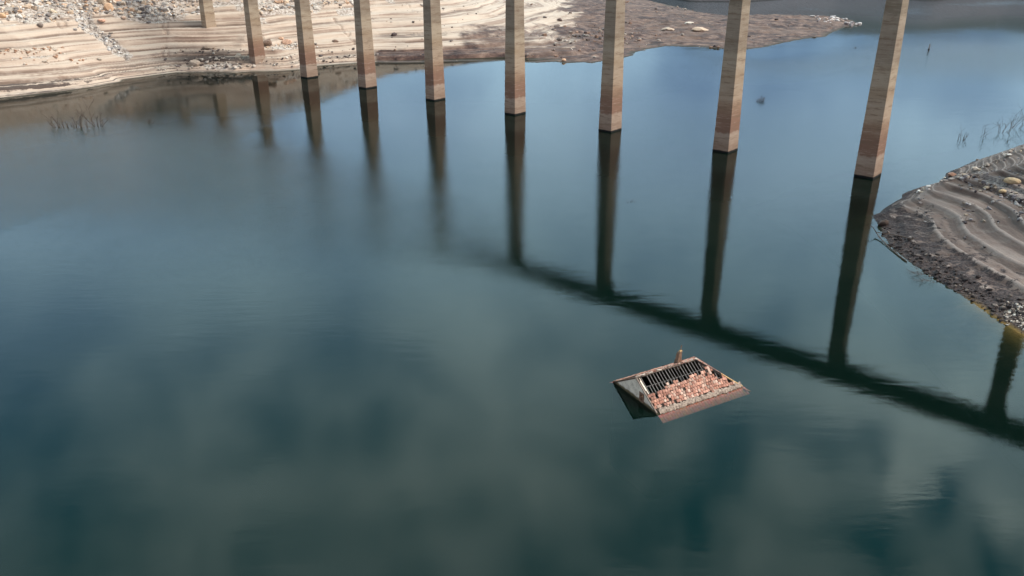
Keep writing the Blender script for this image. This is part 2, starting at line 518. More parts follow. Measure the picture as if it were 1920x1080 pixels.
def mat_pier():
    m_, n = newmat('stained_concrete')
    g = n.n('ShaderNodeNewGeometry').outputs['Position']
    sp = n.n('ShaderNodeSeparateXYZ', None, Vector=g)
    oi = n.n('ShaderNodeObjectInfo').outputs['Random']
    z = sp.outputs[2]
    tc = n.n('ShaderNodeTexCoord').outputs['Object']
    so = n.n('ShaderNodeSeparateXYZ', None, Vector=tc)
    off = n.math('MULTIPLY', n.math('SUBTRACT', n.noise(n.mapv(tc, (.8, .8, .25)), 1.0, 4, .7), .5), 1.6)
    u = n.math('DIVIDE', n.math('ADD', z, off), 40.0)
    base = n.ramp(u, [(0.0, (.27, .205, .165)), (.035, (.30, .225, .18)), (.075, (.37, .30, .25)), (.096, (.38, .31, .26)), (.104, (.24, .145, .11)), (.17, (.26, .16, .12)),
                      (.23, (.33, .235, .17)), (.262, (.42, .34, .265)), (.33, (.40, .335, .265)), (.37, (.35, .28, .205)), (.42, (.43, .375, .30)), (.47, (.40, .35, .275)),
                      (.50, (.29, .25, .20)), (.60, (.31, .27, .22)), (.68, (.36, .32, .26)), (.695, (.24, .21, .165)), (.76, (.27, .235, .18)), (.775, (.38, .345, .275)), (1.0, (.36, .33, .27))])
    cz = n.n('ShaderNodeCombineXYZ', None, X=n.math('MULTIPLY', so.outputs[0], .12), Y=n.math('MULTIPLY', so.outputs[1], .12), Z=n.math('ADD', z, n.math('MULTIPLY', oi, 9))).outputs[0]
    line = n.noise(cz, 1.7, 6, .85)
    base = n.mix(n.step(line, .50, .62, 0, .72), base, (.20, .145, .105))
    base = n.mix(n.step(line, .48, .34, 0, .6), base, (.45, .40, .34))
    # form-work grid
    br = n.n('ShaderNodeTexWave', {'wave_type': 'BANDS', 'bands_direction': 'Z', 'wave_profile': 'SIN'}, Vector=tc, Scale=1.9, Distortion=.15).outputs['Fac']
    base = n.mix(n.step(br, .90, 1.0, 0, .30), base, (.16, .12, .09))
    vert = n.noise(n.mapv(tc, (3.0, 3.0, .12)), 1.6, 4, .7)
    base = n.mix(n.step(vert, .55, .78, 0, .4), base, (.19, .15, .12))
    base = n.mix(1.0, base, (.94, .89, .86), 'MULTIPLY')
    # tie-bolt holes
    vo = n.n('ShaderNodeTexVoronoi', {'feature': 'F1'}, Vector=tc, Scale=.85).outputs['Distance']
    base = n.mix(n.step(vo, .075, .05, 0, .7), base, (.05, .035, .03))
    base = n.mix(n.step(n.math('ADD', z, n.math('MULTIPLY', n.noise(tc, 1.5, 3, .6), .22)), .50, .42), base, (.012, .012, .013))
    finish(n, base, .85, n.math('ADD', line, n.math('MULTIPLY', br, -.6)), .5, .05)
    return m_


M = dict(left=mat_left(), right=mat_right(), hills=mat_hills(), rock=mat_rock('loose_rock'), darkrock=mat_rock('dark_rock', .62), pier=mat_pier(),  # darkrock repeats the loose rock colours at a darker scale
         deck=mat_plain('deck_concrete', (.20, .19, .17), (.36, .34, .31), 1.2),
         twig=mat_plain('dead_wood', (.055, .042, .038), (.13, .095, .075), 6, stretch=(1, 1, .3)),
         rafter=mat_plain('grey_timber', (.09, .085, .083), (.20, .19, .185), 7),
         darktimber=mat_plain('rotten_timber', (.018, .015, .014), (.07, .055, .048), 5),
         paletimber=mat_plain('pale_timber', (.34, .29, .24), (.52, .46, .39), 6),
         yellow=mat_plain('ochre_board', (.40, .22, .09), (.58, .40, .20), 5),
         mortar=mat_plain('mortared_eave', (.13, .095, .08), (.38, .31, .26), 5.5),
         brick=mat_plain('brown_masonry', (.13, .075, .05), (.27, .17, .12), 4.5))


def mat_gable():
    m_, n = newmat('lime_render')
    tc = n.n('ShaderNodeTexCoord').outputs['Object']
    z = n.n('ShaderNodeSeparateXYZ', None, Vector=tc).outputs[2]
    v = n.noise(tc, 1.7, 6, .72)
    c = n.ramp(v, [(.32, (.36, .31, .25)), (.46, (.62, .56, .48)), (.6, (.76, .70, .60)), (.72, (.5, .41, .32))])
    c = n.mix(n.step(n.noise(tc, 9, 4, .7), .56, .72, 0, .5), c, (.17, .155, .14))
    zz = n.math('ADD', z, n.math('MULTIPLY', n.noise(tc, 2.0, 4, .6), .35))
    c = n.mix(n.step(zz, .62, .42), c, (.12, .095, .055))
    c = n.mix(n.step(zz, .34, .22), c, (.035, .033, .02))
    finish(n, c, .9, v, .6, .04)
    return m_


def mat_tile(name, u=1.0):
    m_, n = newmat(name)
    tc = n.n('ShaderNodeTexCoord').outputs['Object']
    t = n.n('ShaderNodeAttribute', {'attribute_name': 'tint'}).outputs['Color']
    v = n.step(n.noise(tc, 6, 5, .7), .3, .7, .72*u, 1.12*u, False)
    c = n.n('ShaderNodeVectorMath', {'operation': 'SCALE'}, i0=t)
    n.set(c.inputs[3], v)
    finish(n, c.outputs[0], .85, n.noise(tc, 12, 4, .7), .4, .01)
    return m_


M['gable'] = mat_gable()
M['tile'] = mat_tile('clay_tile')


def mat_water():
    m_, n = newmat('lake_water')
    g = n.n('ShaderNodeNewGeometry').outputs['Position']
    wind = n.n('ShaderNodeAttribute', {'attribute_name': 'wind'}).outputs['Fac']
    v = n.mapv(g, (1, 1.25, 1), rot=(0, 0, .25))
    r1 = n.noise(v, 2.2, 3, .6, .4)
    r2 = n.noise(n.mapv(g, (.35, 1.3, 1), rot=(0, 0, .2)), 1.7, 4, .62, .3)
    r3 = n.noise(n.mapv(g, (1, 2.0, 1), rot=(0, 0, -.1)), .16, 3, .5)
    h = n.math('ADD', n.math('MULTIPLY', r1, .55), n.math('MULTIPLY', r2, .75))
    h = n.math('MULTIPLY', h, n.math('ADD', .0034, n.math('MULTIPLY', wind, .095)))
    h = n.math('ADD', h, n.math('MULTIPLY', r3, .006))
    r4 = n.noise(n.mapv(g, (.25, 1.0, 1), rot=(0, 0, .3)), .95, 2, .5, .3)
    gust = n.step(n.noise(n.mapv(g, (.3, 1, 1), rot=(0, 0, .25)), .09, 4, .6), .42, .68)
    amp4 = n.math('ADD', n.math('MULTIPLY', gust, .010), n.math('MULTIPLY', wind, .055))
    h = n.math('ADD', h, n.math('MULTIPLY', r4, n.math('ADD', amp4, .0016)))
    bp = n.n('ShaderNodeBump', None, Strength=1.0, Distance=1.0, Height=h)
    bp.inputs['Filter Width'].default_value = 0.1 if 'Filter Width' in bp.inputs else 0
    rough = n.math('ADD', .018, n.math('MULTIPLY', wind, .07))
    gl = n.n('ShaderNodeBsdfGlossy', None, Color=(1, 1, 1), Roughness=rough, Normal=bp.outputs[0])
    body = n.mix(n.noise(g, .02, 3, .5), (.004, .032, .022), (.006, .041, .031))
    df = n.n('ShaderNodeBsdfDiffuse', None, Color=body)
    tr = n.n('ShaderNodeBsdfTransparent', None, Color=(.97, .96, .93))
    mx = n.n('ShaderNodeMixShader', None, i0=.86, i1=df.outputs[0], i2=tr.outputs[0])
    fr = n.n('ShaderNodeFresnel', None, IOR=1.28, Normal=bp.outputs[0])
    out = n.n('ShaderNodeMixShader', None, i0=n.math('MULTIPLY', fr.outputs[0], .66), i1=mx.outputs[0], i2=gl.outputs[0])
    va = n.n('ShaderNodeVolumeAbsorption', None, Color=(.45, .50, .40), Density=1.7)
    n.n('ShaderNodeOutputMaterial', None, Surface=out.outputs[0], Volume=va.outputs[0])
    return m_


M['water'] = mat_water()

# ---------------------------------------------------------------- water, bed, banks, far hills


def wind_at(x, y):
    """how ruffled the lake is: a long cat's paw from the left under the middle of the bridge"""
    a, b, c = at(-500, 300), at(300, 335), at(600, 425)
    d, t = dist_poly(x, y, [a, b, c])
    rr = np.hypot(x, y)
    wdt = np.where(t < 1, 40, 26)
    v = np.exp(-(d/wdt)**2)
    d2, _ = dist_poly(x, y, [at(560, 330), at(1150, 360), at(1350, 240)])
    v = np.maximum(v, .22*np.exp(-(d2/35)**2))
    d3, _ = dist_poly(x, y, [at(1100, 70), at(1500, 100), at(1900, 110)])
    v = np.maximum(v, .75*np.exp(-(d3/50)**2))
    d4, _ = dist_poly(x, y, [at(1520, 18), at(1620, 32), at(1720, 10), at(1990, 3)])
    v = np.maximum(v, (.5+.5*fbm(x, y, 25, 3, 55))*np.exp(-(d4/22)**2))
    n1 = fbm(x, y, 60, 4, 7)
    v = v*(1+.5*n1) + .05*np.maximum(n1, 0)
    sh, _ = dist_poly(x, y, LP, True)
    v = v*sstep(sh, 12, 60)
    v = v*sstep(rr, 60, 150)
    return np.clip(v, 0, 1)


def build_water():
    rs = np.concatenate([np.geomspace(1, 60, 20)[:-1], np.geomspace(60, 700, 260), np.geomspace(720, 6000, 25)])
    az = np.concatenate([np.linspace(-math.pi, -.75, 40)[:-1], np.linspace(-.75, .75, 260), np.linspace(.75, math.pi, 40)[1:]])
    A_, RR = np.meshgrid(az, rs, indexing='ij')
    X, Y = RR*np.sin(A_), RR*np.cos(A_)
    V = np.stack([X, Y, np.zeros_like(X)], -1).reshape(-1, 3)
    Fc = grid_faces(len(az), len(rs))[:, ::-1]
    me = np_mesh('water', V, Fc, True, {'wind': wind_at(X, Y)})
    bm = bmesh.new(); bm.from_mesh(me)
    bmesh.ops.remove_doubles(bm, verts=[v for v in bm.verts if abs(v.co.x) < 8000 and v.co.y < 0 and abs(v.co.x) < .01], dist=.001)
    bmesh.ops.holes_fill(bm, edges=[e for e in bm.edges if e.is_boundary and e.verts[0].co.length < 5], sides=0)
    # side wall and floor make the lake a closed body
    be = [e for e in bm.edges if e.is_boundary]
    r = bmesh.ops.extrude_edge_only(bm, edges=be)
    nv = [g_ for g_ in r['geom'] if isinstance(g_, bmesh.types.BMVert)]
    for v in nv:
        v.co.z = -14
    bmesh.ops.holes_fill(bm, edges=[e for e in bm.edges if e.is_boundary], sides=0)
    bmesh.ops.recalc_face_normals(bm, faces=bm.faces)
    bm.to_mesh(me); bm.free()
    o = link('water', me, M['water'])
    tag(o, kind='structure')


def build_terrain():
    # bed
    me = bpy.data.meshes.new('lake_bed')
    me.from_pydata([(-7000, -7000, -10), (7000, -7000, -10), (7000, 7000, -10), (-7000, 7000, -10)], [], [(0, 1, 2, 3)])
    tag(link('lake_bed', me, mat_plain('lake_mud', (.02, .025, .015), (.035, .035, .02), .1)), kind='structure')
    # left hillside and the low spit
    rs = np.concatenate([np.arange(215, 330, .42), np.arange(330, 480, .85), np.geomspace(481, 760, 60)])
    X, Y = polar(-420, 1800, 900, rs)
    Z = z_left(X, Y)
    px = pxcol(X, Y, Z)
    py = 540-F*(Y*math.sin(P)+(Z-H)*math.cos(P))/(Y*math.cos(P)-(Z-H)*math.sin(P))
    lineb = 1040+(py-0)*2.6
    nz = fbm(X, Y, 22, 4, 66)*60
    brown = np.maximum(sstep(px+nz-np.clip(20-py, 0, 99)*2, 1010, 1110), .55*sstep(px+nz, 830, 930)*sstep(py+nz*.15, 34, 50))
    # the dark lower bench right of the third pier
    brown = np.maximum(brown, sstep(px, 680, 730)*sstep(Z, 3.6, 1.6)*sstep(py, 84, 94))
    strip = sstep(Z, 4.0, 2.0)*sstep(Z, .0, .3)*(1-.5*sstep(px, 150, 600))
    strip = np.maximum(strip, 1.15*np.exp(-((px-390)/90)**2-((py-108)/18)**2))
    strip = np.maximum(strip, .9*np.exp(-((px-400)/110)**2-((py-130)/6)**2))
    strip = np.maximum(strip, .75*sstep(px, 680, 760)*np.exp(-((py-66)/9)**2))
    top = 34+10*np.sin(px/37.)+8*fbm(X, Y, 12, 2, 77)
    stony = sstep(py, top+10, top-16)*sstep(px, 420, 300)
    stony = np.maximum(stony, sstep(py, 38, 14)*sstep(px, 470, 500)*sstep(px, 640, 570))
    g_, _ = dist_poly(X, Y, [at(128, 10, 15), at(150, 38, 13), at(168, 62, 11), at(205, 80, 8.5), at(232, 108, 4.5)])
    stony = np.maximum(stony, np.exp(-(g_/3.2)**2)*.95)
    stony = np.maximum(stony, .75*np.exp(-((px-415)/55)**2-((py-122)/10)**2))
    stony = np.maximum(stony, .7*sstep(fbm(X, Y, 10, 3, 44), .2, .5)*sstep(py, 60, 30)*sstep(px, 900, 700))
    stony = np.maximum(stony, .8*np.exp(-((px-540)/45)**2-((py-87)/6)**2))
    stony = np.maximum(stony, .55*np.exp(-((px-60)/90)**2-((py-103)/7)**2))
    fr = z_left.fr
    _rill = z_left.rill
    scrub = sstep(Z+fbm(X, Y, 18, 3, 88)*5, 0, 6*1.0) * 0 + sstep(Z+fbm(X, Y, 18, 3, 88)*5-np.interp(px, [0, 180, 260, 440, 500, 560, 700], [36, 34, 21, 21, 27, 24, 22]), 0, 5)
    V = np.stack([X, Y, Z], -1).reshape(-1, 3)
    me = np_mesh('hillside', V, grid_faces(*X.shape)[:, ::-1], True, {'rill': z_left.rill, 'bench': fr, 'scrub': scrub, 'brown': brown, 'strip': strip, 'stony': stony})
    tag(link('hillside', me, M['left']), kind='structure')
    # right bank
    xs = np.concatenate([np.arange(45, 110, .2), np.arange(110, 300, 2.0)])
    ys = np.concatenate([np.arange(30, 60, .8), np.arange(60, 175, .2), np.arange(175, 250, 2)])
    X, Y = np.meshgrid(xs, ys, indexing='ij')
    Z = z_right(X, Y)
    fr = z_right.fr
    zc = Y*math.cos(P)-(Z-H)*math.sin(P)
    px = 960+F*X/zc
    py = 540-F*(Y*math.sin(P)+(Z-H)*math.cos(P))/zc
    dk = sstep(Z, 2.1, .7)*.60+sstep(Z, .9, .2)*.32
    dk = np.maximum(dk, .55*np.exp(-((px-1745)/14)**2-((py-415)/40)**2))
    stony = np.maximum(.8*sstep(px, 1790, 1850)*np.exp(-((py-(px-1920)*.55-375)/15)**2), .6*sstep(np.abs(px-1790), 60, 20)*0)
    V = np.stack([X, Y, Z], -1).reshape(-1, 3)
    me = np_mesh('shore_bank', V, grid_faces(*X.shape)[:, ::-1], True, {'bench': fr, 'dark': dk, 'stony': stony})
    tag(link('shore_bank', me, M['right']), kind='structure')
    # far hills beyond the spit
    az = np.linspace(-1.3, 1.5, 360); rs = np.concatenate([np.arange(520, 900, 6), np.geomspace(905, 5000, 60)])
    A_, RR = np.meshgrid(az, rs, indexing='ij')
    X, Y = RR*np.sin(A_), RR*np.cos(A_)
    R0 = np.interp(A_, [-1.3, .05, .16, .207, .27, .36, .41, .455, .52, .7, 1.0, 1.5], [700, 700, 625, 566, 575, 640, 625, 609, 680, 640, 450, 300])
    d = RR*1.0-R0+fbm(X, Y, 60, 4, 12)*9
    dd = np.maximum(d, 0)
    hh = np.interp(A_, [-1.3, 0, .2, .35, .5, .7, 1.5], [70, 60, 72, 50, 42, 60, 80])
    Z = hh*(1-np.exp(-dd*.32/hh))+dd*.03+fbm(X, Y, 120, 5, 13)*np.minimum(dd*.1, 14)
    Z = np.where(d > 0, Z, np.maximum(d*.3, -11))
    me = np_mesh('hills', np.stack([X, Y, Z], -1).reshape(-1, 3), grid_faces(*X.shape)[:, ::-1], True)
    tag(link('hills', me, M['hills']), kind='structure')


build_water()
build_terrain()

# ---------------------------------------------------------------- bridge
TH, SP, PA, PB, TP = -0.834569636, 28.2749298, 1.71833592, 2.03036660, 0.0127567
P9 = np.array([63.8516061, 142.458416])
BD = np.array([math.sin(TH), math.cos(TH)])             # along the bridge, away to the far left


def box_bm(bm, x0, x1, y0, y1, z0, z1, tx=0.0, ty=0.0):
    vs = [bm.verts.new(p) for p in ((x0, y0, z0), (x1, y0, z0), (x1, y1, z0), (x0, y1, z0),
                                    (x0+tx, y0+ty, z1), (x1-tx, y0+ty, z1), (x1-tx, y1-ty, z1), (x0+tx, y1-ty, z1))]
    for f in ((0, 3, 2, 1), (4, 5, 6, 7), (0, 1, 5, 4), (1, 2, 6, 5), (2, 3, 7, 6), (3, 0, 4, 7)):
        bm.faces.new([vs[i] for i in f])
    return vs


def bm_obj(name, bm, mat, parent=None, bevel=0.0):
    if bevel:
        bmesh.ops.bevel(bm, geom=list(bm.edges), offset=bevel, segments=1, affect='EDGES')
    bmesh.ops.recalc_face_normals(bm, faces=bm.faces)
    me = bpy.data.meshes.new(name)
    bm.to_mesh(me); bm.free()
    return link(name, me, mat, parent)


bridge = empty('bridge', (P9[0], P9[1], 0), math.pi/2-TH)
tag(bridge, 'long straight concrete bridge on tall square tapering piers stained in bands, crossing the reservoir', 'bridge')
DECK_Z = 39.4
p_first = None
for i in range(0, 13):                                   # P9 is i = 3; three more stand towards the near right
    s = (i-3)*SP
    c = P9+BD*s
    gl, gr = float(z_left(c[0], c[1], False)), float(z_right(c[0], c[1], False))
    if p_first is None:
        bm = bmesh.new()
        zb = -11.0
        k0, k1 = TP*zb, TP*DECK_Z
        vs0 = []
        n_ = 1
        x0, x1 = PA-k0, PA-k1
        y0, y1 = PB-k0, PB-k1
        lo = [bm.verts.new(p) for p in ((-x0, -y0, zb), (x0, -y0, zb), (x0, y0, zb), (-x0, y0, zb))]
        hi = [bm.verts.new(p) for p in ((-x1, -y1, DECK_Z-2.2), (x1, -y1, DECK_Z-2.2), (x1, y1, DECK_Z-2.2), (-x1, y1, DECK_Z-2.2))]
        for a in range(4):
            b = (a+1) % 4
            bm.faces.new((lo[a], lo[b], hi[b], hi[a]))
        bm.faces.new(hi); bm.faces.new(lo[::-1])
        p_first = bm_obj('pier', bm, M['pier'], bridge, bevel=.06)
        o = p_first
        bm = bmesh.new()
        box_bm(bm, -1.7, 1.7, -2.3, 2.3, DECK_Z-2.19, DECK_Z-.825)
        capm = bm_obj('pier_cap', bm, M['deck'], o)
        cap0 = capm
    else:
        o = p_first.copy(); COL.objects.link(o); o.parent = bridge
        cc = cap0.copy(); COL.objects.link(cc); cc.parent = o
    o.location = (s, 0, 0)
bm = bmesh.new()
x0, x1 = -4.2*SP, 10.5*SP
prof = [(-3.4, .9), (-3.4, .66), (-2.2, .25), (-1.9, -.82), (1.9, -.82), (2.2, .25), (3.4, .66), (3.4, .9)]
A_ = [bm.verts.new((x0, y, DECK_Z+z)) for y, z in prof]; B_ = [bm.verts.new((x1, y, DECK_Z+z)) for y, z in prof]
for a in range(len(prof)):
    b = (a+1) % len(prof)
    bm.faces.new((A_[a], A_[b], B_[b], B_[a]))
bm.faces.new(A_); bm.faces.new(B_[::-1])
bm_obj('deck', bm, M['deck'], bridge)
for y in (-3.35, 3.15):
    bm = bmesh.new()
    box_bm(bm, x0, x1, y, y+.2, DECK_Z+.903, DECK_Z+1.6)
    bm_obj('parapet', bm, M['deck'], bridge)

# ---------------------------------------------------------------- the drowned house
RND = random.Random(4)
HG = at(1232.5, 779)                                     # front corner of the gable at the waterline
HL, HW, HR, HZ, HRL = 10.24, 6.89, 3.445, 2.2, 7.1       # length, width, half width, ridge height, ridge length
HA = math.radians(28.79)
house = empty('drowned_house', (HG[0], HG[1], 0), HA)
tag(house, 'ruined stone house sunk to its eaves, broken pink tiled roof with bare rafters', 'house')
SL = HZ/HR


def roofz(y):
    return SL*(y if y < HR else HW-y)


# gable wall with the window hole
wx = 0.0
bm = bmesh.new()
win = [(2.05, .18), (2.75, .18), (2.75, 1.12), (2.05, 1.12)]
T = .45
tri = [(0.0, -9.5), (HW, -9.5), (HW, -.02), (HW-.05, .0), (HR, HZ-.1), (.05, 0.0), (0, -.02)]
def gable_faces(x):
    o_ = [bm.verts.new((x, y, z)) for y, z in tri]
    i_ = [bm.verts.new((x, y, z)) for y, z in win]
    return o_, i_
oa, ia = gable_faces(0.02); ob, ib = gable_faces(T)
def ring(o_, i_):
    es = []
    for lst in (o_, i_):
        for a in range(len(lst)):
            e = bm.edges.get((lst[a], lst[(a+1) % len(lst)])) or bm.edges.new((lst[a], lst[(a+1) % len(lst)]))
            es.append(e)
    bmesh.ops.triangle_fill(bm, edges=es, use_beauty=True, use_dissolve=False)
ring(oa, ia); ring(ob, ib)
for l1, l2 in ((oa, ob), (ia, ib)):
    for a in range(len(l1)):
        b = (a+1) % len(l1)
        bm.faces.new((l1[a], l1[b], l2[b], l2[a]))
gw = bm_obj('gable_wall', bm, M['gable'], house)
bm = bmesh.new()                                         # walled-in window: brick surround and a small dark opening
for (y0, y1, z0, z1) in ((2.05, 2.75, .18, .32), (2.05, 2.75, .92, 1.12), (2.05, 2.22, .32, .92), (2.56, 2.75, .32, .92)):
    box_bm(bm, -.015, .3, y0, y1, z0, z1)
wf = bm_obj('window_frame', bm, M['brick'], gw)
bm = bmesh.new(); box_bm(bm, .12, .2, 2.222, 2.558, .322, .60)
bm_obj('shutter', bm, M['brick'], wf)
# walls under water
for nm, (a0, a1, b0, b1) in (('front_wall', (T, HL, 0.0, .4)), ('back_wall', (T, HL, HW-.4, HW)), ('end_wall', (HL-.4, HL, .4, HW-.4))):
    bm = bmesh.new(); box_bm(bm, a0+.004, a1, b0, b1, -9.5, -.12)
    bm_obj(nm, bm, M['gable'], house)

# hole in the front slope (along, up-slope distance measured level across)
HOLE = None


def roof_uv(px, py):
    """photo pixel to (along, across) on the front roof plane"""
    ux = np.array([math.cos(HA), math.sin(HA)]); uy = np.array([-ux[1], ux[0]])
    lo, hi = -1.0, 3.0
    for _ in range(40):
        mid = (lo+hi)/2
        q = at(px, py, mid); d = np.array([q[0]-HG[0], q[1]-HG[1]])
        if SL*(d@uy) > mid:
            lo = mid
        else:
            hi = mid
    return d@ux, d@uy


CR = lambda x, y: roof_uv(1120+x/6.4, 640+y/6.4)
HOLE = [CR(*p) for p in ((500, 440), (560, 560), (620, 630), (760, 590), (820, 540), (840, 490), (885, 520), (930, 462), (985, 500), (1060, 480), (1110, 430), (1130, 388), (1225, 400),
                         (1290, 345), (1345, 350), (1420, 420), (1470, 450), (1520, 440), (1400, 360), (1280, 320), (1170, 200), (1100, 215))]
HOLES = [HOLE, [CR(*p) for p in ((680, 640), (700, 690), (745, 660), (715, 620))], [CR(*p) for p in ((725, 815), (745, 870), (800, 850), (770, 805))],
         [CR(*p) for p in ((1395, 450), (1400, 475), (1440, 470), (1430, 452))], [CR(*p) for p in ((1560, 455), (1575, 485), (1615, 485), (1590, 465))],
         [CR(*p) for p in ((905, 755), (912, 780), (935, 772))], [CR(*p) for p in ((1085, 655), (1095, 670), (1110, 660))]]


def in_hole(u, v, hs=HOLES):
    return any(bool(inside(np.array([u]), np.array([v]), h_)[0]) for h_ in hs)


def slab(V, Fc, C, c0, ex, ey, n_, sx, sy, th, col):
    """one tile as a slightly bowed slab"""
    b = len(V)
    for t_ in (0, 1):
        for (i, j) in ((-1, -1), (0, -1), (1, -1), (1, 1), (0, 1), (-1, 1)):
            bow = .025 if i == 0 else 0
            p = c0+ex*(i*sx/2)+ey*(j*sy/2)+n_*(th*t_+bow)
            V.append(tuple(p)); C.append(col)
    q = [(0, 1, 4, 5), (1, 2, 3, 4), (6, 11, 10, 7), (7, 10, 9, 8), (0, 6, 7, 1), (1, 7, 8, 2), (2, 8, 9, 3), (3, 9, 10, 4), (4, 10, 11, 5), (5, 11, 6, 0)]
    for f in q:
        Fc.append(tuple(b+k for k in f))


DEEP = (.42, .15, .115)
TINTS = [(.44, .225, .17), (.50, .275, .215), (.40, .19, .14), (.54, .34, .27), (.47, .25, .185), (.32, .16, .125), (.56, .40, .33)]
def tint(r, d=1.0):
    c = r.choice(TINTS); k = r.uniform(.62, 1.22)*d
    return (c[0]*k, c[1]*k, c[2]*k, 1)


def tile_plane(r, p0, eu, ev, nrm, umax, vmin, vmax, keep, mess=1.0, d=1.0, dip=.12):
    V, Fc, C = [], [], []
    row = 0
    v = vmin
    while v < vmax:
        u = .1+.14*(row % 2)+r.uniform(-.03, .03)
        while u < umax:
            uu, vv = u+r.uniform(-.02, .02)*mess, v+r.uniform(-.025, .025)*mess+.05*math.sin(u*1.1)
            if keep(uu, vv) and r.random() > .045*mess:
                a = r.gauss(0, .09)*mess
                if r.random() < (.05+.25*max(0, 1-abs(uu-1.8)/1.8))*mess:
                    a = r.uniform(-1.2, 1.2)
                ex = eu*math.cos(a)+ev*math.sin(a); ey = ev*math.cos(a)-eu*math.sin(a)
                tl = dip+r.gauss(0, .03)*mess
                n2 = (nrm+ev*(-tl)*-1*-1+eu*r.gauss(0, .04)*mess).normalized()
                ey2 = (ey-n2*ey.dot(n2)).normalized(); ex2 = ey2.cross(n2).normalized()
                c0 = p0+eu*uu+ev*vv+nrm*(.03+r.random()*.02*mess)
                slab(V, Fc, C, c0, ex2, ey2, n2, r.uniform(.22, .27), r.uniform(.24, .30), .035, tint(r, d))
            u += r.uniform(.265, .30)
        v += .31
        row += 1
    return np_mesh('roof_tiles', V, Fc, False, None, C)


cs = math.hypot(HR, HZ)
ev = Vector((0, HR/cs, HZ/cs)); eu = Vector((1, 0, 0)); nr = Vector((0, -HZ/cs, HR/cs))


def keep_front(u, s_):
    y = s_*HR/cs
    if s_ > cs-.02 or u < .12:
        return False
    if u > HL-(HL-HRL)*(y/HR)-.12:
        return False
    if y < .38:
        return False
    if (u < .75 and y > 1.9) or (u < 2.2 and y > 2.5) or (u > 6.2 and y > 3.05):
        return False
    return not in_hole(u, y)


# battens and felt under the tiles: a dark sheet with the hole cut out, as small strips
V, Fc = [], []
nu, nv = 120, 44
for i in range(nu):
    for j in range(nv):
        u0, u1 = i*HL/nu, (i+1)*HL/nu; y0, y1 = j*HR/nv, (j+1)*HR/nv
        um, ym = (u0+u1)/2, (y0+y1)/2
        if um > HL-(HL-HRL)*(ym/HR)-.05 or in_hole(um, ym):
            continue
        b = len(V)
        for z_ in (-.035, -.06):
            V += [(u0, y0, SL*y0+z_), (u1, y0, SL*y0+z_), (u1, y1, SL*y1+z_), (u0, y1, SL*y1+z_)]
        Fc += [(b, b+1, b+2, b+3), (b+7, b+6, b+5, b+4), (b, b+4, b+5, b+1), (b+1, b+5, b+6, b+2), (b+2, b+6, b+7, b+3), (b+3, b+7, b+4, b)]
link('roof_boarding', np_mesh('roof_boarding', V, Fc), M['darktimber'], house)
me = tile_plane(random.Random(11), Vector((0, 0, 0)), eu, ev, nr, HL, .4, cs, keep_front)
tag(link('roof_tiles', me, M['tile'], house), 'broken pink clay tiles on the slope facing the viewer')
# mortared eave strip
V, Fc = [], []
ne = 60
for i in range(ne+1):
    u = .35+(HL-.35)*i/ne
    o1 = .06*math.sin(i*1.7)+.12*RND.uniform(-1, 1); wv = .26+.10*RND.uniform(-1, 1)
    for (y, dz) in ((-.02+o1*.5, -.08), (-.02+o1*.5, .06), (.12, .14), (wv+.12, .11), (wv+.12, -.02)):
        V.append((u, y, SL*y+dz+RND.uniform(-.04, .04)))
for i in range(ne):
    for j in range(4):
        a = i*5+j; Fc.append((a, a+5, a+6, a+1))
link('eave_edge', np_mesh('eave_edge', V, Fc), M['mortar'], house)
# submerged lower edge of the roof, seen through the water
V, Fc, C = [], [], []
r2 = random.Random(8)
def skirt(pa, pb, outv, wd, slope, nseg):
    for i in range(nseg):
        for k in range(3):
            t = (i+.5)/nseg; q = pa.lerp(pb, t)+outv*(.10+k*wd/3)
            z_ = -slope*(.10+k*wd/3)-.03
            al = (pb-pa).normalized(); dn = (outv+Vector((0, 0, -slope))).normalized(); n2 = al.cross(dn)
            if n2.z < 0: n2 = -n2
            slab(V, Fc, C, q+Vector((0, 0, z_-.07+r2.uniform(0, .02))), al, dn, n2, (pb-pa).length/nseg*1.04, wd/3*1.25, .03, tuple(c_*r2.uniform(.8, 1.15) for c_ in DEEP)+(1,))
skirt(Vector((.1, 0, 0)), Vector((HL+.3, 0, 0)), Vector((0, -1, 0)), .75, SL*.8, 34)
skirt(Vector((0, HW, 0)), Vector((HL+.3, HW, 0)), Vector((0, 1, 0)), .6, SL*.8, 34)
skirt(Vector((HL, -.5, 0)), Vector((HL, HW+.3, 0)), Vector((1, 0, 0)), .7, SL*.8, 24)
link('sunken_eave', np_mesh('sunken_eave', V, Fc, False, None, C), M['tile'], house)
# back slope
ev2 = Vector((0, -HR/cs, HZ/cs)); nr2 = Vector((0, HZ/cs, HR/cs))
def keep_back(u, s_):
    y = s_*HR/cs
    if u > HL-(HL-HRL)*(y/HR)-.1 or s_ > cs-.05:
        return False
    if u < 4.2-(1.6-y)*1.1 and y > 1.2-.0*u:
        return False
    return RND.random() > .10
bm = bmesh.new()
for zo in (-.05,):
    vs = [bm.verts.new(p) for p in ((0, HW, zo), (HL, HW, zo), (HRL, HR+.02, HZ+zo), (0, HR+.02, HZ+zo), (0, HW, zo-.06), (HL, HW, zo-.06), (HRL, HR+.02, HZ+zo-.06), (0, HR+.02, HZ+zo-.06))]
    for f in ((0, 1, 2, 3), (7, 6, 5, 4), (0, 4, 5, 1), (1, 5, 6, 2), (2, 6, 7, 3), (3, 7, 4, 0)):
        bm.faces.new([vs[k] for k in f])
bsl = bm_obj('back_slope', bm, M['darktimber'], house)
me = tile_plane(random.Random(21), Vector((0, HW, 0)), eu, ev2, nr2, HL, .05, cs, keep_back, 1.2)
link('roof_tiles', me, M['tile'], house)
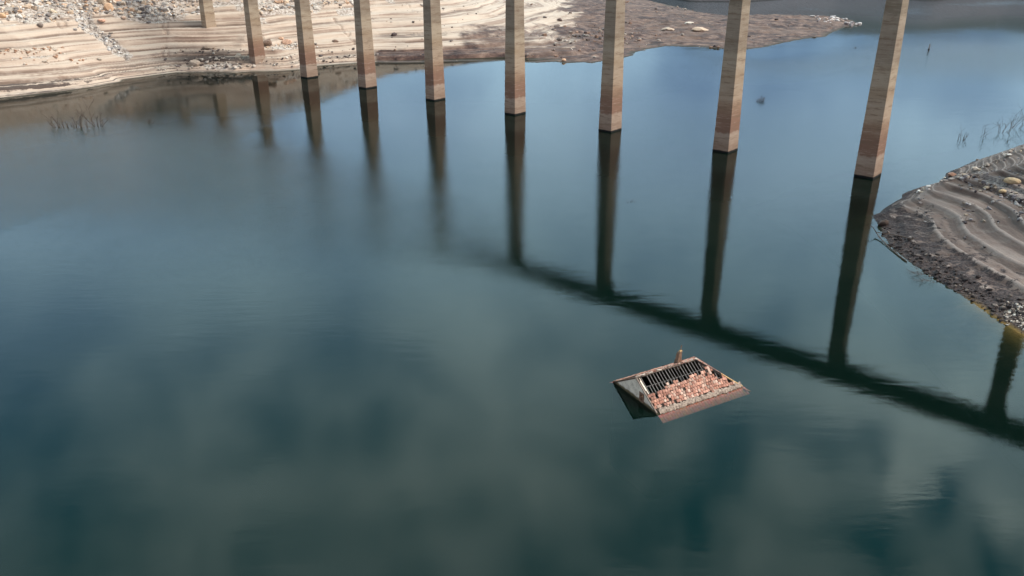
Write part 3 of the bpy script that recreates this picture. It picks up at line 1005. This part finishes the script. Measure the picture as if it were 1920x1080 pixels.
# hip end
bm = bmesh.new()
vs = [bm.verts.new(p) for p in ((HL, .05, -.05), (HL, HW, -.05), (HRL+.02, HR, HZ-.07), (HL, .05, -.12), (HL, HW, -.12), (HRL+.02, HR, HZ-.14))]
for f in ((0, 1, 2), (5, 4, 3), (0, 3, 4, 1), (1, 4, 5, 2), (2, 5, 3, 0)):
    bm.faces.new([vs[k] for k in f])
bm_obj('hip_slope', bm, M['darktimber'], house)
hd = Vector((HRL-HL, 0, HZ)).normalized()
hn = Vector((HZ, 0, HL-HRL)).normalized()
hlen = math.hypot(HRL-HL, HZ)
me = tile_plane(random.Random(31), Vector((HL, 0, 0)), Vector((0, 1, 0)), hd, hn, HW, .1, hlen,
                lambda u, s_: (HR*s_/hlen+.02) < u < HW-HR*s_/hlen-.02 and RND.random() > .04, 1.0)
link('roof_tiles', me, M['tile'], house)


def beam(name, a, b, w_, h_, mat, parent, tw=0.0):
    a, b = Vector(a), Vector(b)
    d = (b-a); L = d.length; d.normalize()
    up = Vector((0, 0, 1)) if abs(d.z) < .95 else Vector((1, 0, 0))
    sx = d.cross(up).normalized(); sy = sx.cross(d).normalized()
    bm = bmesh.new(); rg = []
    for k in range(5):
        t = k/4; c = a+(b-a)*t+sy*(-.02*math.sin(t*math.pi))
        rg.append([bm.verts.new(c+sx*(i*w_/2)+sy*(j*h_/2)) for i, j in ((-1, -1), (1, -1), (1, 1), (-1, 1))])
    for r0, r1 in zip(rg, rg[1:]):
        for q in range(4):
            bm.faces.new((r0[q], r0[(q+1) % 4], r1[(q+1) % 4], r1[q]))
    bm.faces.new(rg[0][::-1]); bm.faces.new(rg[-1])
    return bm_obj(name, bm, mat, parent)


rr_ = random.Random(3)
for k in range(24):                                      # bare rafters
    u = .55+k*.355
    top = (min(u, HRL)+(0 if u <= HRL else -.0), HR-.04-(rr_.random() < .2)*rr_.uniform(.3, 1.0), HZ-.03) if u <= HRL else (u, HR*(HL-u)/(HL-HRL)-.08, SL*(HR*(HL-u)/(HL-HRL)-.08)-.05)
    lowy = .9+rr_.uniform(-.1, .3)
    ty = top[1]; top = (top[0], ty, SL*ty-.05)
    beam('rafter', (u+rr_.uniform(-.06, .06), lowy, SL*lowy-.10), (top[0]+rr_.uniform(-.02, .02), top[1], top[2]-.04), rr_.uniform(.045, .075), .08, M['rafter'], house)
for y in (1.5, 2.6):
    beam('purlin', (T, y, SL*y-.20), (HL-(HL-HRL)*(y/HR)-.2, y, SL*y-.20), .06, .07, M['rafter'], house)
for k in range(9):
    u = rr_.uniform(1.2, 6.6); y = rr_.uniform(1.4, 2.9)
    beam('fallen_batten', (u, y, SL*y-.3), (u+rr_.uniform(-.7, .9), y-rr_.uniform(.4, 1.3), SL*y-rr_.uniform(.5, 1.1)), .06, .05, M['rafter'], house)
for k in range(4):
    u = 1.4+k*1.75
    beam('tie_beam', (u, .6, .25), (u, HW-.6, .25), .12, .14, M['darktimber'], house)
beam('ridge_board', (-.02, HR, HZ+.02), (HRL+.05, HR, HZ+.0), .09, .10, M['mortar'], house)
beam('verge_board', (.05, .15, .16), (.05, HR-.1, HZ-.05), .09, .08, M['mortar'], house)
beam('verge_board', (.03, HR+.1, HZ-.05), (.03, HW-.05, .10), .14, .08, M['brick'], house)
beam('hip_board', (HL+.02, 0.02, .09), (HL-(HL-HRL)*.45, HR*.45, HZ*.45+.12), .13, .08, M['yellow'], house)
beam('hip_board', (HL-(HL-HRL)*.46, HR*.46, HZ*.46+.12), (HRL, HR, HZ+.05), .10, .08, M['darktimber'], house)
# jumble of fallen tiles and mortar along the ridge
V, Fc, C = [], [], []
r3 = random.Random(6)
for k in range(170):
    u = r3.uniform(.3, HRL+.1); y = HR+r3.uniform(-.06, .5)
    a = r3.uniform(0, 3.1)
    n2 = Vector((r3.gauss(0, .3), r3.gauss(.5, .3), 1)).normalized(); ex = Vector((math.cos(a), math.sin(a), 0)); ex = (ex-n2*ex.dot(n2)).normalized()
    col = tint(r3) if r3.random() < .5 else ((.50, .42, .36, 1) if r3.random() < .6 else (.14, .09, .07, 1))
    slab(V, Fc, C, Vector((u, y, roofz(y)+.06+r3.random()*.04)), ex, n2.cross(ex), n2, r3.uniform(.15, .35), r3.uniform(.12, .3), .035, col)
link('ridge_rubble', np_mesh('ridge_rubble', V, Fc, False, None, C), M['tile'], house)
# broken chimney behind the ridge
bm = bmesh.new()
rg = []
for k, (z_, a, b, dx) in enumerate(((1.2, .36, .30, 0), (1.9, .33, .27, .02), (2.35, .27, .24, .07), (2.75, .24, .22, .12), (3.0, .18, .2, .17))):
    rg.append([bm.verts.new((dx+i*a, j*b, z_+(.06*i if k == 4 else 0))) for i, j in ((-1, -1), (1, -1), (1, 1), (-1, 1))])
for r0, r1 in zip(rg, rg[1:]):
    for q in range(4):
        bm.faces.new((r0[q], r0[(q+1) % 4], r1[(q+1) % 4], r1[q]))
bm.faces.new(rg[-1]); bm.faces.new(rg[0][::-1])
ch = bm_obj('chimney', bm, M['brick'], house, bevel=.02)
ch.location = (5.75, 4.35, 0); ch.scale = (.8, .85, 1)
bm = bmesh.new(); box_bm(bm, .10, .46, -.16, .10, 3.0, 3.10, .03, .03)
bm_obj('chimney_cap', bm, M['yellow'], ch)
beam('rod', (.16, 0, 2.95), (.42, .02, 3.62), .07, .07, M['brick'], ch)

# ---------------------------------------------------------------- rocks
ICO_V = None
def ico():
    global ICO_V
    if ICO_V is None:
        bm = bmesh.new(); bmesh.ops.create_icosphere(bm, subdivisions=1, radius=1)
        bm.verts.ensure_lookup_table()
        ICO_V = (np.array([v.co[:] for v in bm.verts]), np.array([[v.index for v in f.verts] for f in bm.faces]))
        bm.free()
    return ICO_V


RC = [(.60, .57, .53), (.50, .46, .43), (.66, .64, .62), (.42, .37, .33), (.58, .45, .34), (.30, .27, .26), (.54, .36, .25), (.20, .18, .18), (.62, .50, .40)]


def rocks_mesh(name, X, Y, Zs, S, rng, pal=RC, flat=.6):
    v0, f0 = ico()
    n = len(X)
    V = np.repeat(v0[None], n, 0)
    V = np.sign(V)*np.abs(V)**.55                         # blocky
    V = V*(1+rng.uniform(-.28, .28, (n, len(v0), 1)))
    V = V*np.stack([rng.uniform(.7, 1.4, n), rng.uniform(.6, 1.1, n), rng.uniform(.45, .85, n)*flat/.6], -1)[:, None]
    a = rng.uniform(0, 6.28, n); b = rng.normal(0, .35, n)
    ca, sa, cb, sb = np.cos(a)[:, None], np.sin(a)[:, None], np.cos(b)[:, None], np.sin(b)[:, None]
    x, y, z = V[..., 0], V[..., 1], V[..., 2]
    y, z = y*cb-z*sb, y*sb+z*cb
    x, y = x*ca-y*sa, x*sa+y*ca
    V = np.stack([x, y, z], -1)*S[:, None, None]
    V = V+np.stack([X, Y, Zs+S*.22], -1)[:, None]
    Fc = (f0[None]+np.arange(n)[:, None, None]*len(v0)).reshape(-1, 3)
    pal = np.array(pal); c = pal[rng.integers(0, len(pal), n)]*rng.uniform(.75, 1.15, (n, 1))
    C = np.repeat(np.concatenate([c, np.ones((n, 1))], 1)[:, None], len(v0), 1).reshape(-1, 4)
    return np_mesh(name, V.reshape(-1, 3), Fc, False, None, C)


def ground_at(px, py, zf, z0=5.0):
    """where the sight line of a photo pixel meets the built ground"""
    px = np.asarray(px, float); py = np.asarray(py, float)
    lo = np.full(px.shape, -.5); hi = np.full(px.shape, 38.0)
    X_, Y_ = px-960, py-540
    c, s = math.cos(R_), math.sin(R_)
    a, b = (X_*c+Y_*s)/F, -(-X_*s+Y_*c)/F
    dy = math.cos(P)+b*math.sin(P); dz = -math.sin(P)+b*math.cos(P)
    # march from the camera outwards
    best = np.full(px.shape, np.nan)
    tprev = (37.0-H)/dz
    done = np.zeros(px.shape, bool)
    for k in range(1, 150):
        z = 37.0-37.6*k/149.
        t = (z-H)/dz
        hit = (~done) & (zf(a*t, dy*t, False) >= z)
        best = np.where(hit, t, best); done |= hit
    t = best
    return a*t, dy*t, done


rng = np.random.default_rng(5)


def scatter(name, label, n, pxr, pyr, size, wfun, zf, mat, pal=RC, cat='scree', flat=.6, power=2.2):
    px = rng.uniform(*pxr, n*2); py = rng.uniform(*pyr, n*2)
    k = wfun(px, py) > rng.uniform(0, 1, n*2)
    px, py = px[k][:n], py[k][:n]
    x, y, ok = ground_at(px, py, zf)
    x, y = x[ok], y[ok]
    z = zf(x, y)
    S = size[0]+(size[1]-size[0])*rng.uniform(0, 1, len(x))**power
    kk = z > -.05
    me = rocks_mesh(name, x[kk], y[kk], z[kk], S[kk], rng, pal, flat)
    o = link(name, me, mat)
    tag(o, label, cat, None, 'stuff')
    return o


def g2(px, py, cx, cy, sx, sy):
    return np.exp(-((px-cx)/sx)**2-((py-cy)/sy)**2)


def band(px, py, pts, wd):
    p = np.array(pts, float)
    return np.exp(-((py-np.interp(px, p[:, 0], p[:, 1]))/wd)**2)*((px > p[0, 0]) & (px < p[-1, 0]))


def w_scree(px, py):
    top = 36+8*np.sin(px/37.)
    v = sstep(py, top+6, top-16)*sstep(px, 420, 330)
    v = np.maximum(v, sstep(py, 34, 20)*sstep(px, 480, 500)*sstep(px, 600, 570))
    v = np.maximum(v, .5*sstep(py, 30, 5)*sstep(px, 560, 600)*sstep(px, 720, 640)*.5)
    return v*(.15+.85*sstep(fbm(px, py*2.2, 28, 4, 99), -.25, .15))


def w_gully(px, py):
    c = np.interp(py, [10, 38, 62, 80, 108], [128, 150, 168, 205, 232])
    return np.exp(-((px-c)/13)**2)*sstep(py, 8, 20)*sstep(py, 112, 90)


PALE = [(.62, .60, .58), (.55, .52, .50), (.68, .67, .66), (.36, .34, .34), (.50, .44, .39), (.16, .14, .15)]
scatter('scree', 'pale angular stones covering the upper left hillside above the striped silt', 11000, (-120, 720), (-30, 50), (.13, 1.0), w_scree, z_left, M['rock'], power=5.5)
scatter('scree', 'grey rubble filling the gully that runs down the left hillside', 1300, (100, 260), (5, 115), (.15, .6), w_gully, z_left, M['rock'], PALE)
scatter('scree', 'small pale stones on the bench just left of the third bridge pier', 330, (485, 600), (78, 98), (.15, .55), lambda a, b: g2(a, b, 540, 88, 28, 4.5), z_left, M['rock'])
scatter('scree', 'rusty brown stones strewn along a ledge at the left edge', 420, (-60, 190), (92, 135), (.15, .6),
        lambda a, b: np.maximum(band(a, b, [(-60, 105), (60, 101), (125, 100)], 4), .35*band(a, b, [(-60, 128), (200, 112)], 3)), z_left, M['rock'],
        [(.50, .30, .20), (.58, .50, .42), (.42, .26, .18), (.62, .54, .46)])
scatter('scree', 'dark and pale debris on the shore between the first and third piers', 1300, (280, 700), (95, 135), (.12, .55),
        lambda a, b: np.maximum(np.maximum(g2(a, b, 410, 124, 40, 8), .5*g2(a, b, 400, 98, 45, 6)), .3*band(a, b, [(280, 131), (700, 105)], 7)), z_left, M['rock'],
        [(.20, .16, .15), (.42, .36, .31), (.10, .08, .08), (.55, .50, .45)])
scatter('scree', 'scattered small stones on the brown low spit', 2300, (690, 1610), (0, 118), (.2, 1.0),
        lambda a, b: .05+.85*np.maximum(g2(a, b, 1120, 70, 90, 18), np.maximum(g2(a, b, 1280, 18, 60, 6), g2(a, b, 1390, 74, 22, 7))), z_left, M['darkrock'],
        [(.50, .42, .36), (.30, .25, .23), (.62, .55, .50), (.14, .11, .11), (.50, .33, .25)], power=4)
scatter('scree', 'white stones heaped on the tip of the low spit', 420, (1500, 1612), (30, 60), (.3, 1.3),
        lambda a, b: np.maximum(g2(a, b, 1566, 38, 26, 4.5), .5*g2(a, b, 1590, 47, 16, 3)), z_left, M['rock'], [(.68, .66, .66), (.56, .53, .53), (.30, .27, .28), (.60, .48, .42)], power=2)
scatter('rubble', 'pale stones lining the crest of the right bank', 420, (1722, 1935), (262, 368), (.10, .42),
        lambda a, b: band(a, b, [(1722, 362), (1747, 345), (1760, 340), (1800, 331), (1833, 320), (1884, 296), (1935, 272)], 5), z_right, M['rock'],
        [(.52, .46, .40), (.58, .50, .40), (.36, .31, .28), (.62, .58, .55)], 'rubble')
scatter('rubble', 'grey and ochre rubble across the upper right bank', 900, (1800, 1990), (300, 420), (.06, .36),
        lambda a, b: np.maximum(band(a, b, [(1800, 338), (1850, 352), (1900, 378), (1990, 430)], 10), .12), z_right, M['darkrock'],
        [(.50, .47, .50), (.56, .47, .38), (.34, .32, .34), (.12, .10, .11), (.62, .60, .60)], 'rubble', power=3)
scatter('rubble', 'dark stones strung along a bench of the right bank near its tip', 420, (1715, 1860), (350, 500), (.06, .28),
        lambda a, b: np.maximum(np.exp(-((a-np.interp(b, [350, 390, 420, 440], [1722, 1726, 1745, 1772]))/8)**2)*(b < 440), .8*band(a, b, [(1806, 447), (1822, 455), (1845, 470)], 5)), z_right, M['darkrock'],
        [(.30, .27, .27), (.14, .12, .12), (.45, .41, .40)], 'rubble')
scatter('rubble', 'dark clods and twigs littering the foot of the right bank', 2600, (1650, 1935), (380, 630), (.05, .30),
        lambda a, b: band(a, b, [(1650, 412), (1664, 445), (1700, 474), (1752, 508), (1800, 538), (1858, 573), (1935, 610)], 20), z_right, M['darkrock'],
        [(.055, .042, .042), (.10, .08, .075), (.03, .024, .026), (.22, .18, .16)], 'rubble', power=3)
scatter('rubble', 'light pebbles at the waterline where the right bank leaves the picture', 260, (1880, 1935), (570, 625), (.05, .2),
        lambda a, b: band(a, b, [(1880, 585), (1935, 606)], 13), z_right, M['rock'], [(.46, .41, .36), (.30, .26, .22), (.55, .52, .48)], 'rubble')

# single boulders
def boulder(px, py, wpx, label, col, group=None, zf=z_left, tall=.75, seed=1):
    x, y, ok = ground_at(np.array([px]), np.array([py]), zf)
    if not ok[0]:
        return
    x, y = float(x[0]), float(y[0]); z = float(zf(x, y))
    s = wpx*math.hypot(x, y)/F/2*(.82 if py < 50 and px < 300 else 1)
    bm = bmesh.new(); bmesh.ops.create_icosphere(bm, subdivisions=2, radius=1)
    r = random.Random(seed)
    axes = [Vector((r.gauss(0, 1), r.gauss(0, 1), r.gauss(0, 1))).normalized() for _ in range(9)]
    lim = [r.uniform(.62, .9) for _ in axes]
    for v in bm.verts:
        for a_, l_ in zip(axes, lim):
            d = v.co.dot(a_)
            if d > l_:
                v.co -= a_*(d-l_)
        v.co *= 1+r.uniform(-.04, .04)
        v.co.x *= 1.15; v.co.y *= .9; v.co.z *= tall*1.15
        v.co *= s*1.15
    me = bpy.data.meshes.new('boulder'); bm.to_mesh(me); n = len(bm.verts); bm.free()
    a_ = me.attributes.new('tint', 'FLOAT_COLOR', 'POINT'); a_.data.foreach_set('color', np.tile(np.array(col+(1,), np.float32), n))
    o = link('boulder', me, M['rock'])
    o.location = (x, y, z+s*tall*.5); o.rotation_euler = (0, 0, r.uniform(-.5, .5))
    tag(o, label, 'boulder', group)


OC, TN, GR, DK = (.62, .42, .28), (.54, .44, .34), (.48, .44, .41), (.22, .18, .16)
boulder(206, 26, 17, 'rounded tan boulder standing alone below the block cluster, top left', OC, 'large boulders on the scree', tall=.95, seed=2)
boulder(192, 10, 16, 'square grey-brown block leaning in the boulder cluster at the top edge', TN, 'large boulders on the scree', tall=.9, seed=3)
boulder(203, 4, 14, 'upright brown block at the right of the top edge cluster', (.46, .34, .26), 'large boulders on the scree', tall=1.2, seed=4)
boulder(180, 1, 18, 'orange tan block highest in the top edge boulder cluster', OC, 'large boulders on the scree', tall=.8, seed=5)
boulder(222, 14, 15, 'orange split boulder right of the top edge cluster', (.66, .40, .27), 'large boulders on the scree', tall=.6, seed=6)
boulder(98, 26, 15, 'pale cream boulder in the middle of the upper left scree', (.62, .52, .40), 'large boulders on the scree', tall=.7, seed=7)
boulder(5, 34, 15, 'orange boulder cut by the left edge of the picture', (.64, .42, .26), 'large boulders on the scree', tall=.8, seed=8)
boulder(118, 9, 11, 'grey flat boulder near the top edge, left of the block cluster', GR, 'large boulders on the scree', tall=.5, seed=9)
boulder(192, 48, 13, 'pinkish orange stone lying right of the gully', (.72, .45, .34), 'large boulders on the scree', tall=.45, seed=10)
boulder(234, 42, 11, 'pale pink flat boulder on the silt right of the gully head', (.66, .50, .40), 'large boulders on the scree', tall=.5, seed=12)
boulder(76, 53, 8, 'small dark rock alone on the striped silt below the scree', DK, None, tall=.7, seed=13)
boulder(391, 92, 19, 'flat dark slab perched above the brown hollow near the first pier', (.33, .26, .21), None, tall=.35, seed=14)
boulder(366, 127, 17, 'grey boulder at the waterline left of the second pier', (.42, .34, .28), None, tall=.7, seed=15)
boulder(447, 111, 10, 'pale round boulder on the shore just left of the second pier', (.62, .54, .44), None, tall=.8, seed=16)
boulder(503, 90, 13, 'dark triangular rock right beside the second pier', (.27, .19, .15), None, tall=.8, seed=17)
boulder(538, 84, 15, 'largest orange pink boulder between the second and third piers', (.66, .44, .33), None, tall=.7, seed=18)
boulder(528, 79, 8, 'small orange boulder behind the large one between second and third piers', (.62, .40, .28), None, tall=.6, seed=19)
boulder(629, 79, 10, 'dark brown rock on the silt between the third and fourth piers', (.28, .20, .16), None, tall=.6, seed=20)
boulder(1049, 41, 9, 'dark rock on the brown ground left of the seventh pier', (.17, .13, .12), None, tall=.7, seed=21)
boulder(1312, 60, 24, 'large pale domed rock on the low spit', (.55, .42, .32), 'pale domes on the spit', tall=.3, seed=22)
boulder(1253, 58, 20, 'pale low rock on the spit left of the large dome', (.52, .42, .34), 'pale domes on the spit', tall=.28, seed=23)
boulder(1292, 46, 15, 'narrow white streak of rock high on the low spit', (.62, .55, .48), 'pale domes on the spit', tall=.2, seed=24)
boulder(1057, 116, 8, 'orange stone at the very waterline left of the seventh pier', (.55, .36, .25), None, tall=.6, seed=25)
boulder(1786, 331, 15, 'reddish brown boulder on the crest of the right bank', (.30, .18, .13), None, z_right, tall=.5, seed=26)
boulder(1895, 351, 20, 'largest ochre flat boulder in the rubble of the right bank', (.50, .38, .24), 'ochre boulders on the right bank', z_right, tall=.4, seed=27)
boulder(1880, 362, 11, 'small ochre boulder below the largest one on the right bank', (.44, .33, .20), 'ochre boulders on the right bank', z_right, tall=.5, seed=28)
boulder(1849, 357, 10, 'yellowish stone left of the ochre boulders on the right bank', (.46, .37, .27), 'ochre boulders on the right bank', z_right, tall=.5, seed=29)
boulder(1655, 424, 16, 'dark brown clod of mud at the tip of the right bank', (.09, .065, .055), None, z_right, tall=.8, seed=30)


# ---------------------------------------------------------------- dead shrubs, branches, post
def tube(bm, pts, r0, r1, sides=4):
    rings = []
    n = len(pts)
    for i, p in enumerate(pts):
        d = (pts[min(i+1, n-1)]-pts[max(i-1, 0)]).normalized()
        up = Vector((0, 0, 1)) if abs(d.z) < .9 else Vector((1, 0, 0))
        a = d.cross(up).normalized(); b = d.cross(a)
        r = r0+(r1-r0)*i/(n-1)
        rings.append([bm.verts.new(p+(a*math.cos(t*2*math.pi/sides)+b*math.sin(t*2*math.pi/sides))*r) for t in range(sides)])
    for q0, q1 in zip(rings, rings[1:]):
        for k in range(sides):
            bm.faces.new((q0[k], q0[(k+1) % sides], q1[(k+1) % sides], q1[k]))
    bm.faces.new(rings[0][::-1]); bm.faces.new(rings[-1])


def branch(bm, r, p, d, L, rad, depth):
    pts = [p.copy()]
    q = p.copy(); dd = d.copy()
    n = 4
    for k in range(n):
        dd = (dd+Vector((r.gauss(0, .16), r.gauss(0, .16), r.gauss(.03, .1)))).normalized()
        q = q+dd*(L/n)
        pts.append(q.copy())
        if depth > 0 and k >= 1 and r.random() < .8:
            nd = (dd+Vector((r.gauss(0, .6), r.gauss(0, .6), r.gauss(.1, .3)))).normalized()
            branch(bm, r, q.copy(), nd, L*r.uniform(.4, .65), rad*.55, depth-1)
    tube(bm, pts, rad, rad*.35)


def shrub(px, py, hpx, wpx, stems, label, seed, lean=0.0, rad=.05, depth=1, group='dead shrubs standing in the water', parts=3):
    c = at(px, py); D = math.hypot(c[0], c[1]); sc = D/F
    hgt, wd = hpx*sc, wpx*sc
    root = empty('dead_shrub', (c[0], c[1], -.3))
    tag(root, label, 'dead shrub', group)
    r = random.Random(seed)
    per = 1
    for k in range(stems):
        bm = bmesh.new()
        for _ in range(per):
            x = r.uniform(-.5, .5)*wd
            edge = 1-.6*abs(x/(wd/2+1e-6))
            h_ = (hgt*edge*r.uniform(.35, 1.1))+.3
            branch(bm, r, Vector((x, r.uniform(-.3, .3)*wd*.5, 0)), Vector((r.gauss(lean, .25), r.gauss(0, .2), 1)).normalized(), h_, rad, depth)
        bm_obj('stem', bm, M['twig'], root)


shrub(107, 238, 25, 14, 7, 'tall sparse dead shrub, leftmost of those in the left water', 101, -.15, .07, 2)
shrub(122, 238, 13, 12, 7, 'short dead shrub second from the left in the left water', 102, 0, .06, 1)
shrub(135, 236, 12, 5, 3, 'thin single clump between the two taller shrubs in the left water', 103, 0, .06, 1)
shrub(151, 238, 24, 24, 10, 'widest bushy dead shrub in the middle of the left water group', 104, 0, .07, 2)
shrub(179, 235, 36, 8, 4, 'tallest dead shrub with a long bare shoot, right of the widest one', 105, -.12, .07, 2)
shrub(189, 236, 17, 12, 5, 'low dead shrub at the right end of the left water group', 106, .15, .06, 2)
shrub(283, 231, 9, 9, 5, 'tiny lone dead shrub well right of the left water group', 107, 0, .06, 1, None)
shrub(1185, 378, 7, 24, 9, 'low scattered twigs breaking the surface between seventh and eighth pier reflections', 108, 0, .03, 0, None)
shrub(1426, 190, 9, 13, 22, 'small dense dead shrub in open water between eighth and ninth piers', 109, 0, .05, 1, None)
shrub(1603, 90, 4, 6, 5, 'tiny dark shrub top left of the ninth pier', 110, 0, .08, 0, None)
shrub(1802, 262, 19, 18, 12, 'leftmost dead shrub behind the right bank', 111, .08, .035, 1, 'dead shrubs behind the right bank')
shrub(1840, 256, 20, 16, 8, 'slender dead shrub second from left behind the right bank', 112, .3, .03, 2, 'dead shrubs behind the right bank')
shrub(1884, 248, 38, 22, 9, 'largest branching dead shrub behind the right bank', 113, .15, .045, 2, 'dead shrubs behind the right bank', 4)
shrub(1902, 240, 34, 14, 6, 'branching dead shrub right of the largest, near the right edge', 114, .25, .04, 2, 'dead shrubs behind the right bank')
shrub(1924, 232, 40, 18, 6, 'dead shrub cut by the right edge of the picture', 115, -.05, .045, 2, 'dead shrubs behind the right bank')

# post standing in open water
c = at(1741, 94)
post = empty('wooden_post', (c[0], c[1], 0)); tag(post, 'leaning weathered wooden post alone in open water right of the ninth pier', 'post')
bm = bmesh.new(); tube(bm, [Vector((-.2, 0, -2)), Vector((0, 0, 0)), Vector((.08, 0, 1.3)), Vector((.16, .05, 2.2))], .26, .17, 7)
bm_obj('shaft', bm, mat_plain('weathered_post', (.16, .13, .12), (.28, .23, .21), 3), post)
bm = bmesh.new(); tube(bm, [Vector((0, 0, -.05)), Vector((.03, 0, .45))], .37, .36, 7)
bm_obj('wet_foot', bm, M['darktimber'], post)

# bare branch at the tip of the right bank
def stick(name, pts, r0, r1, label, cat, seed=0, twigs=0, mat='twig'):
    P_ = [Vector(p) for p in pts]
    o = None
    bm = bmesh.new()
    base = P_[0].copy()
    tube(bm, [p-base for p in P_], r0, r1, 5)
    r = random.Random(seed)
    for _ in range(twigs):
        k = r.randrange(len(P_)-1); q = P_[k].lerp(P_[k+1], r.random())-base
        branch(bm, r, q, Vector((r.gauss(0, 1), r.gauss(0, 1), r.uniform(.0, .6))).normalized(), r.uniform(.5, 1.4), r1*.8, 1)
    o = bm_obj(name, bm, M[mat]); o.location = base
    tag(o, label, cat)


stick('driftwood', [at(1712, 449, 1.0), at(1690, 443, .9), at(1665, 438, .75), at(1642, 436, .5)], .09, .05, 'thin bare branch jutting over the water from the tip of the right bank', 'branch', 1, 2)
stick('driftwood', [at(1643, 436, .45), at(1650, 446, .25), at(1662, 459, .12), at(1684, 478, .1), at(1700, 490, .1)], .07, .09, 'dark curved branch lying along the waterline at the tip of the right bank', 'branch', 2, 1)
gx, gy, ok = ground_at(np.array([1803., 1812, 1828]), np.array([420., 417, 419]), z_right)
stick('driftwood', [(gx[i], gy[i], float(z_right(gx[i], gy[i]))+.12) for i in range(3)], .08, .05, 'small bent stick lying on the smooth mud of the right bank', 'branch', 3, 1)
for i, (x, y, lab) in enumerate(((1722, 513, 'upper tangle of drowned twigs below the right bank'), (1738, 526, 'lower tangle of drowned twigs spreading from the foot of the right bank'))):
    c = at(x, y)
    bm = bmesh.new(); r = random.Random(40+i)
    for _ in range(16):
        branch(bm, r, Vector((r.uniform(-.6, 1.2), r.uniform(-.5, .7), -.05)), Vector((r.gauss(-.7, .5), r.gauss(-.4, .6), r.uniform(.0, .3))).normalized(), r.uniform(.8, 1.8), .02, 1)
    o = bm_obj('twig_tangle', bm, M['twig']); o.location = c
    tag(o, lab, 'twigs', 'twigs at the foot of the right bank')
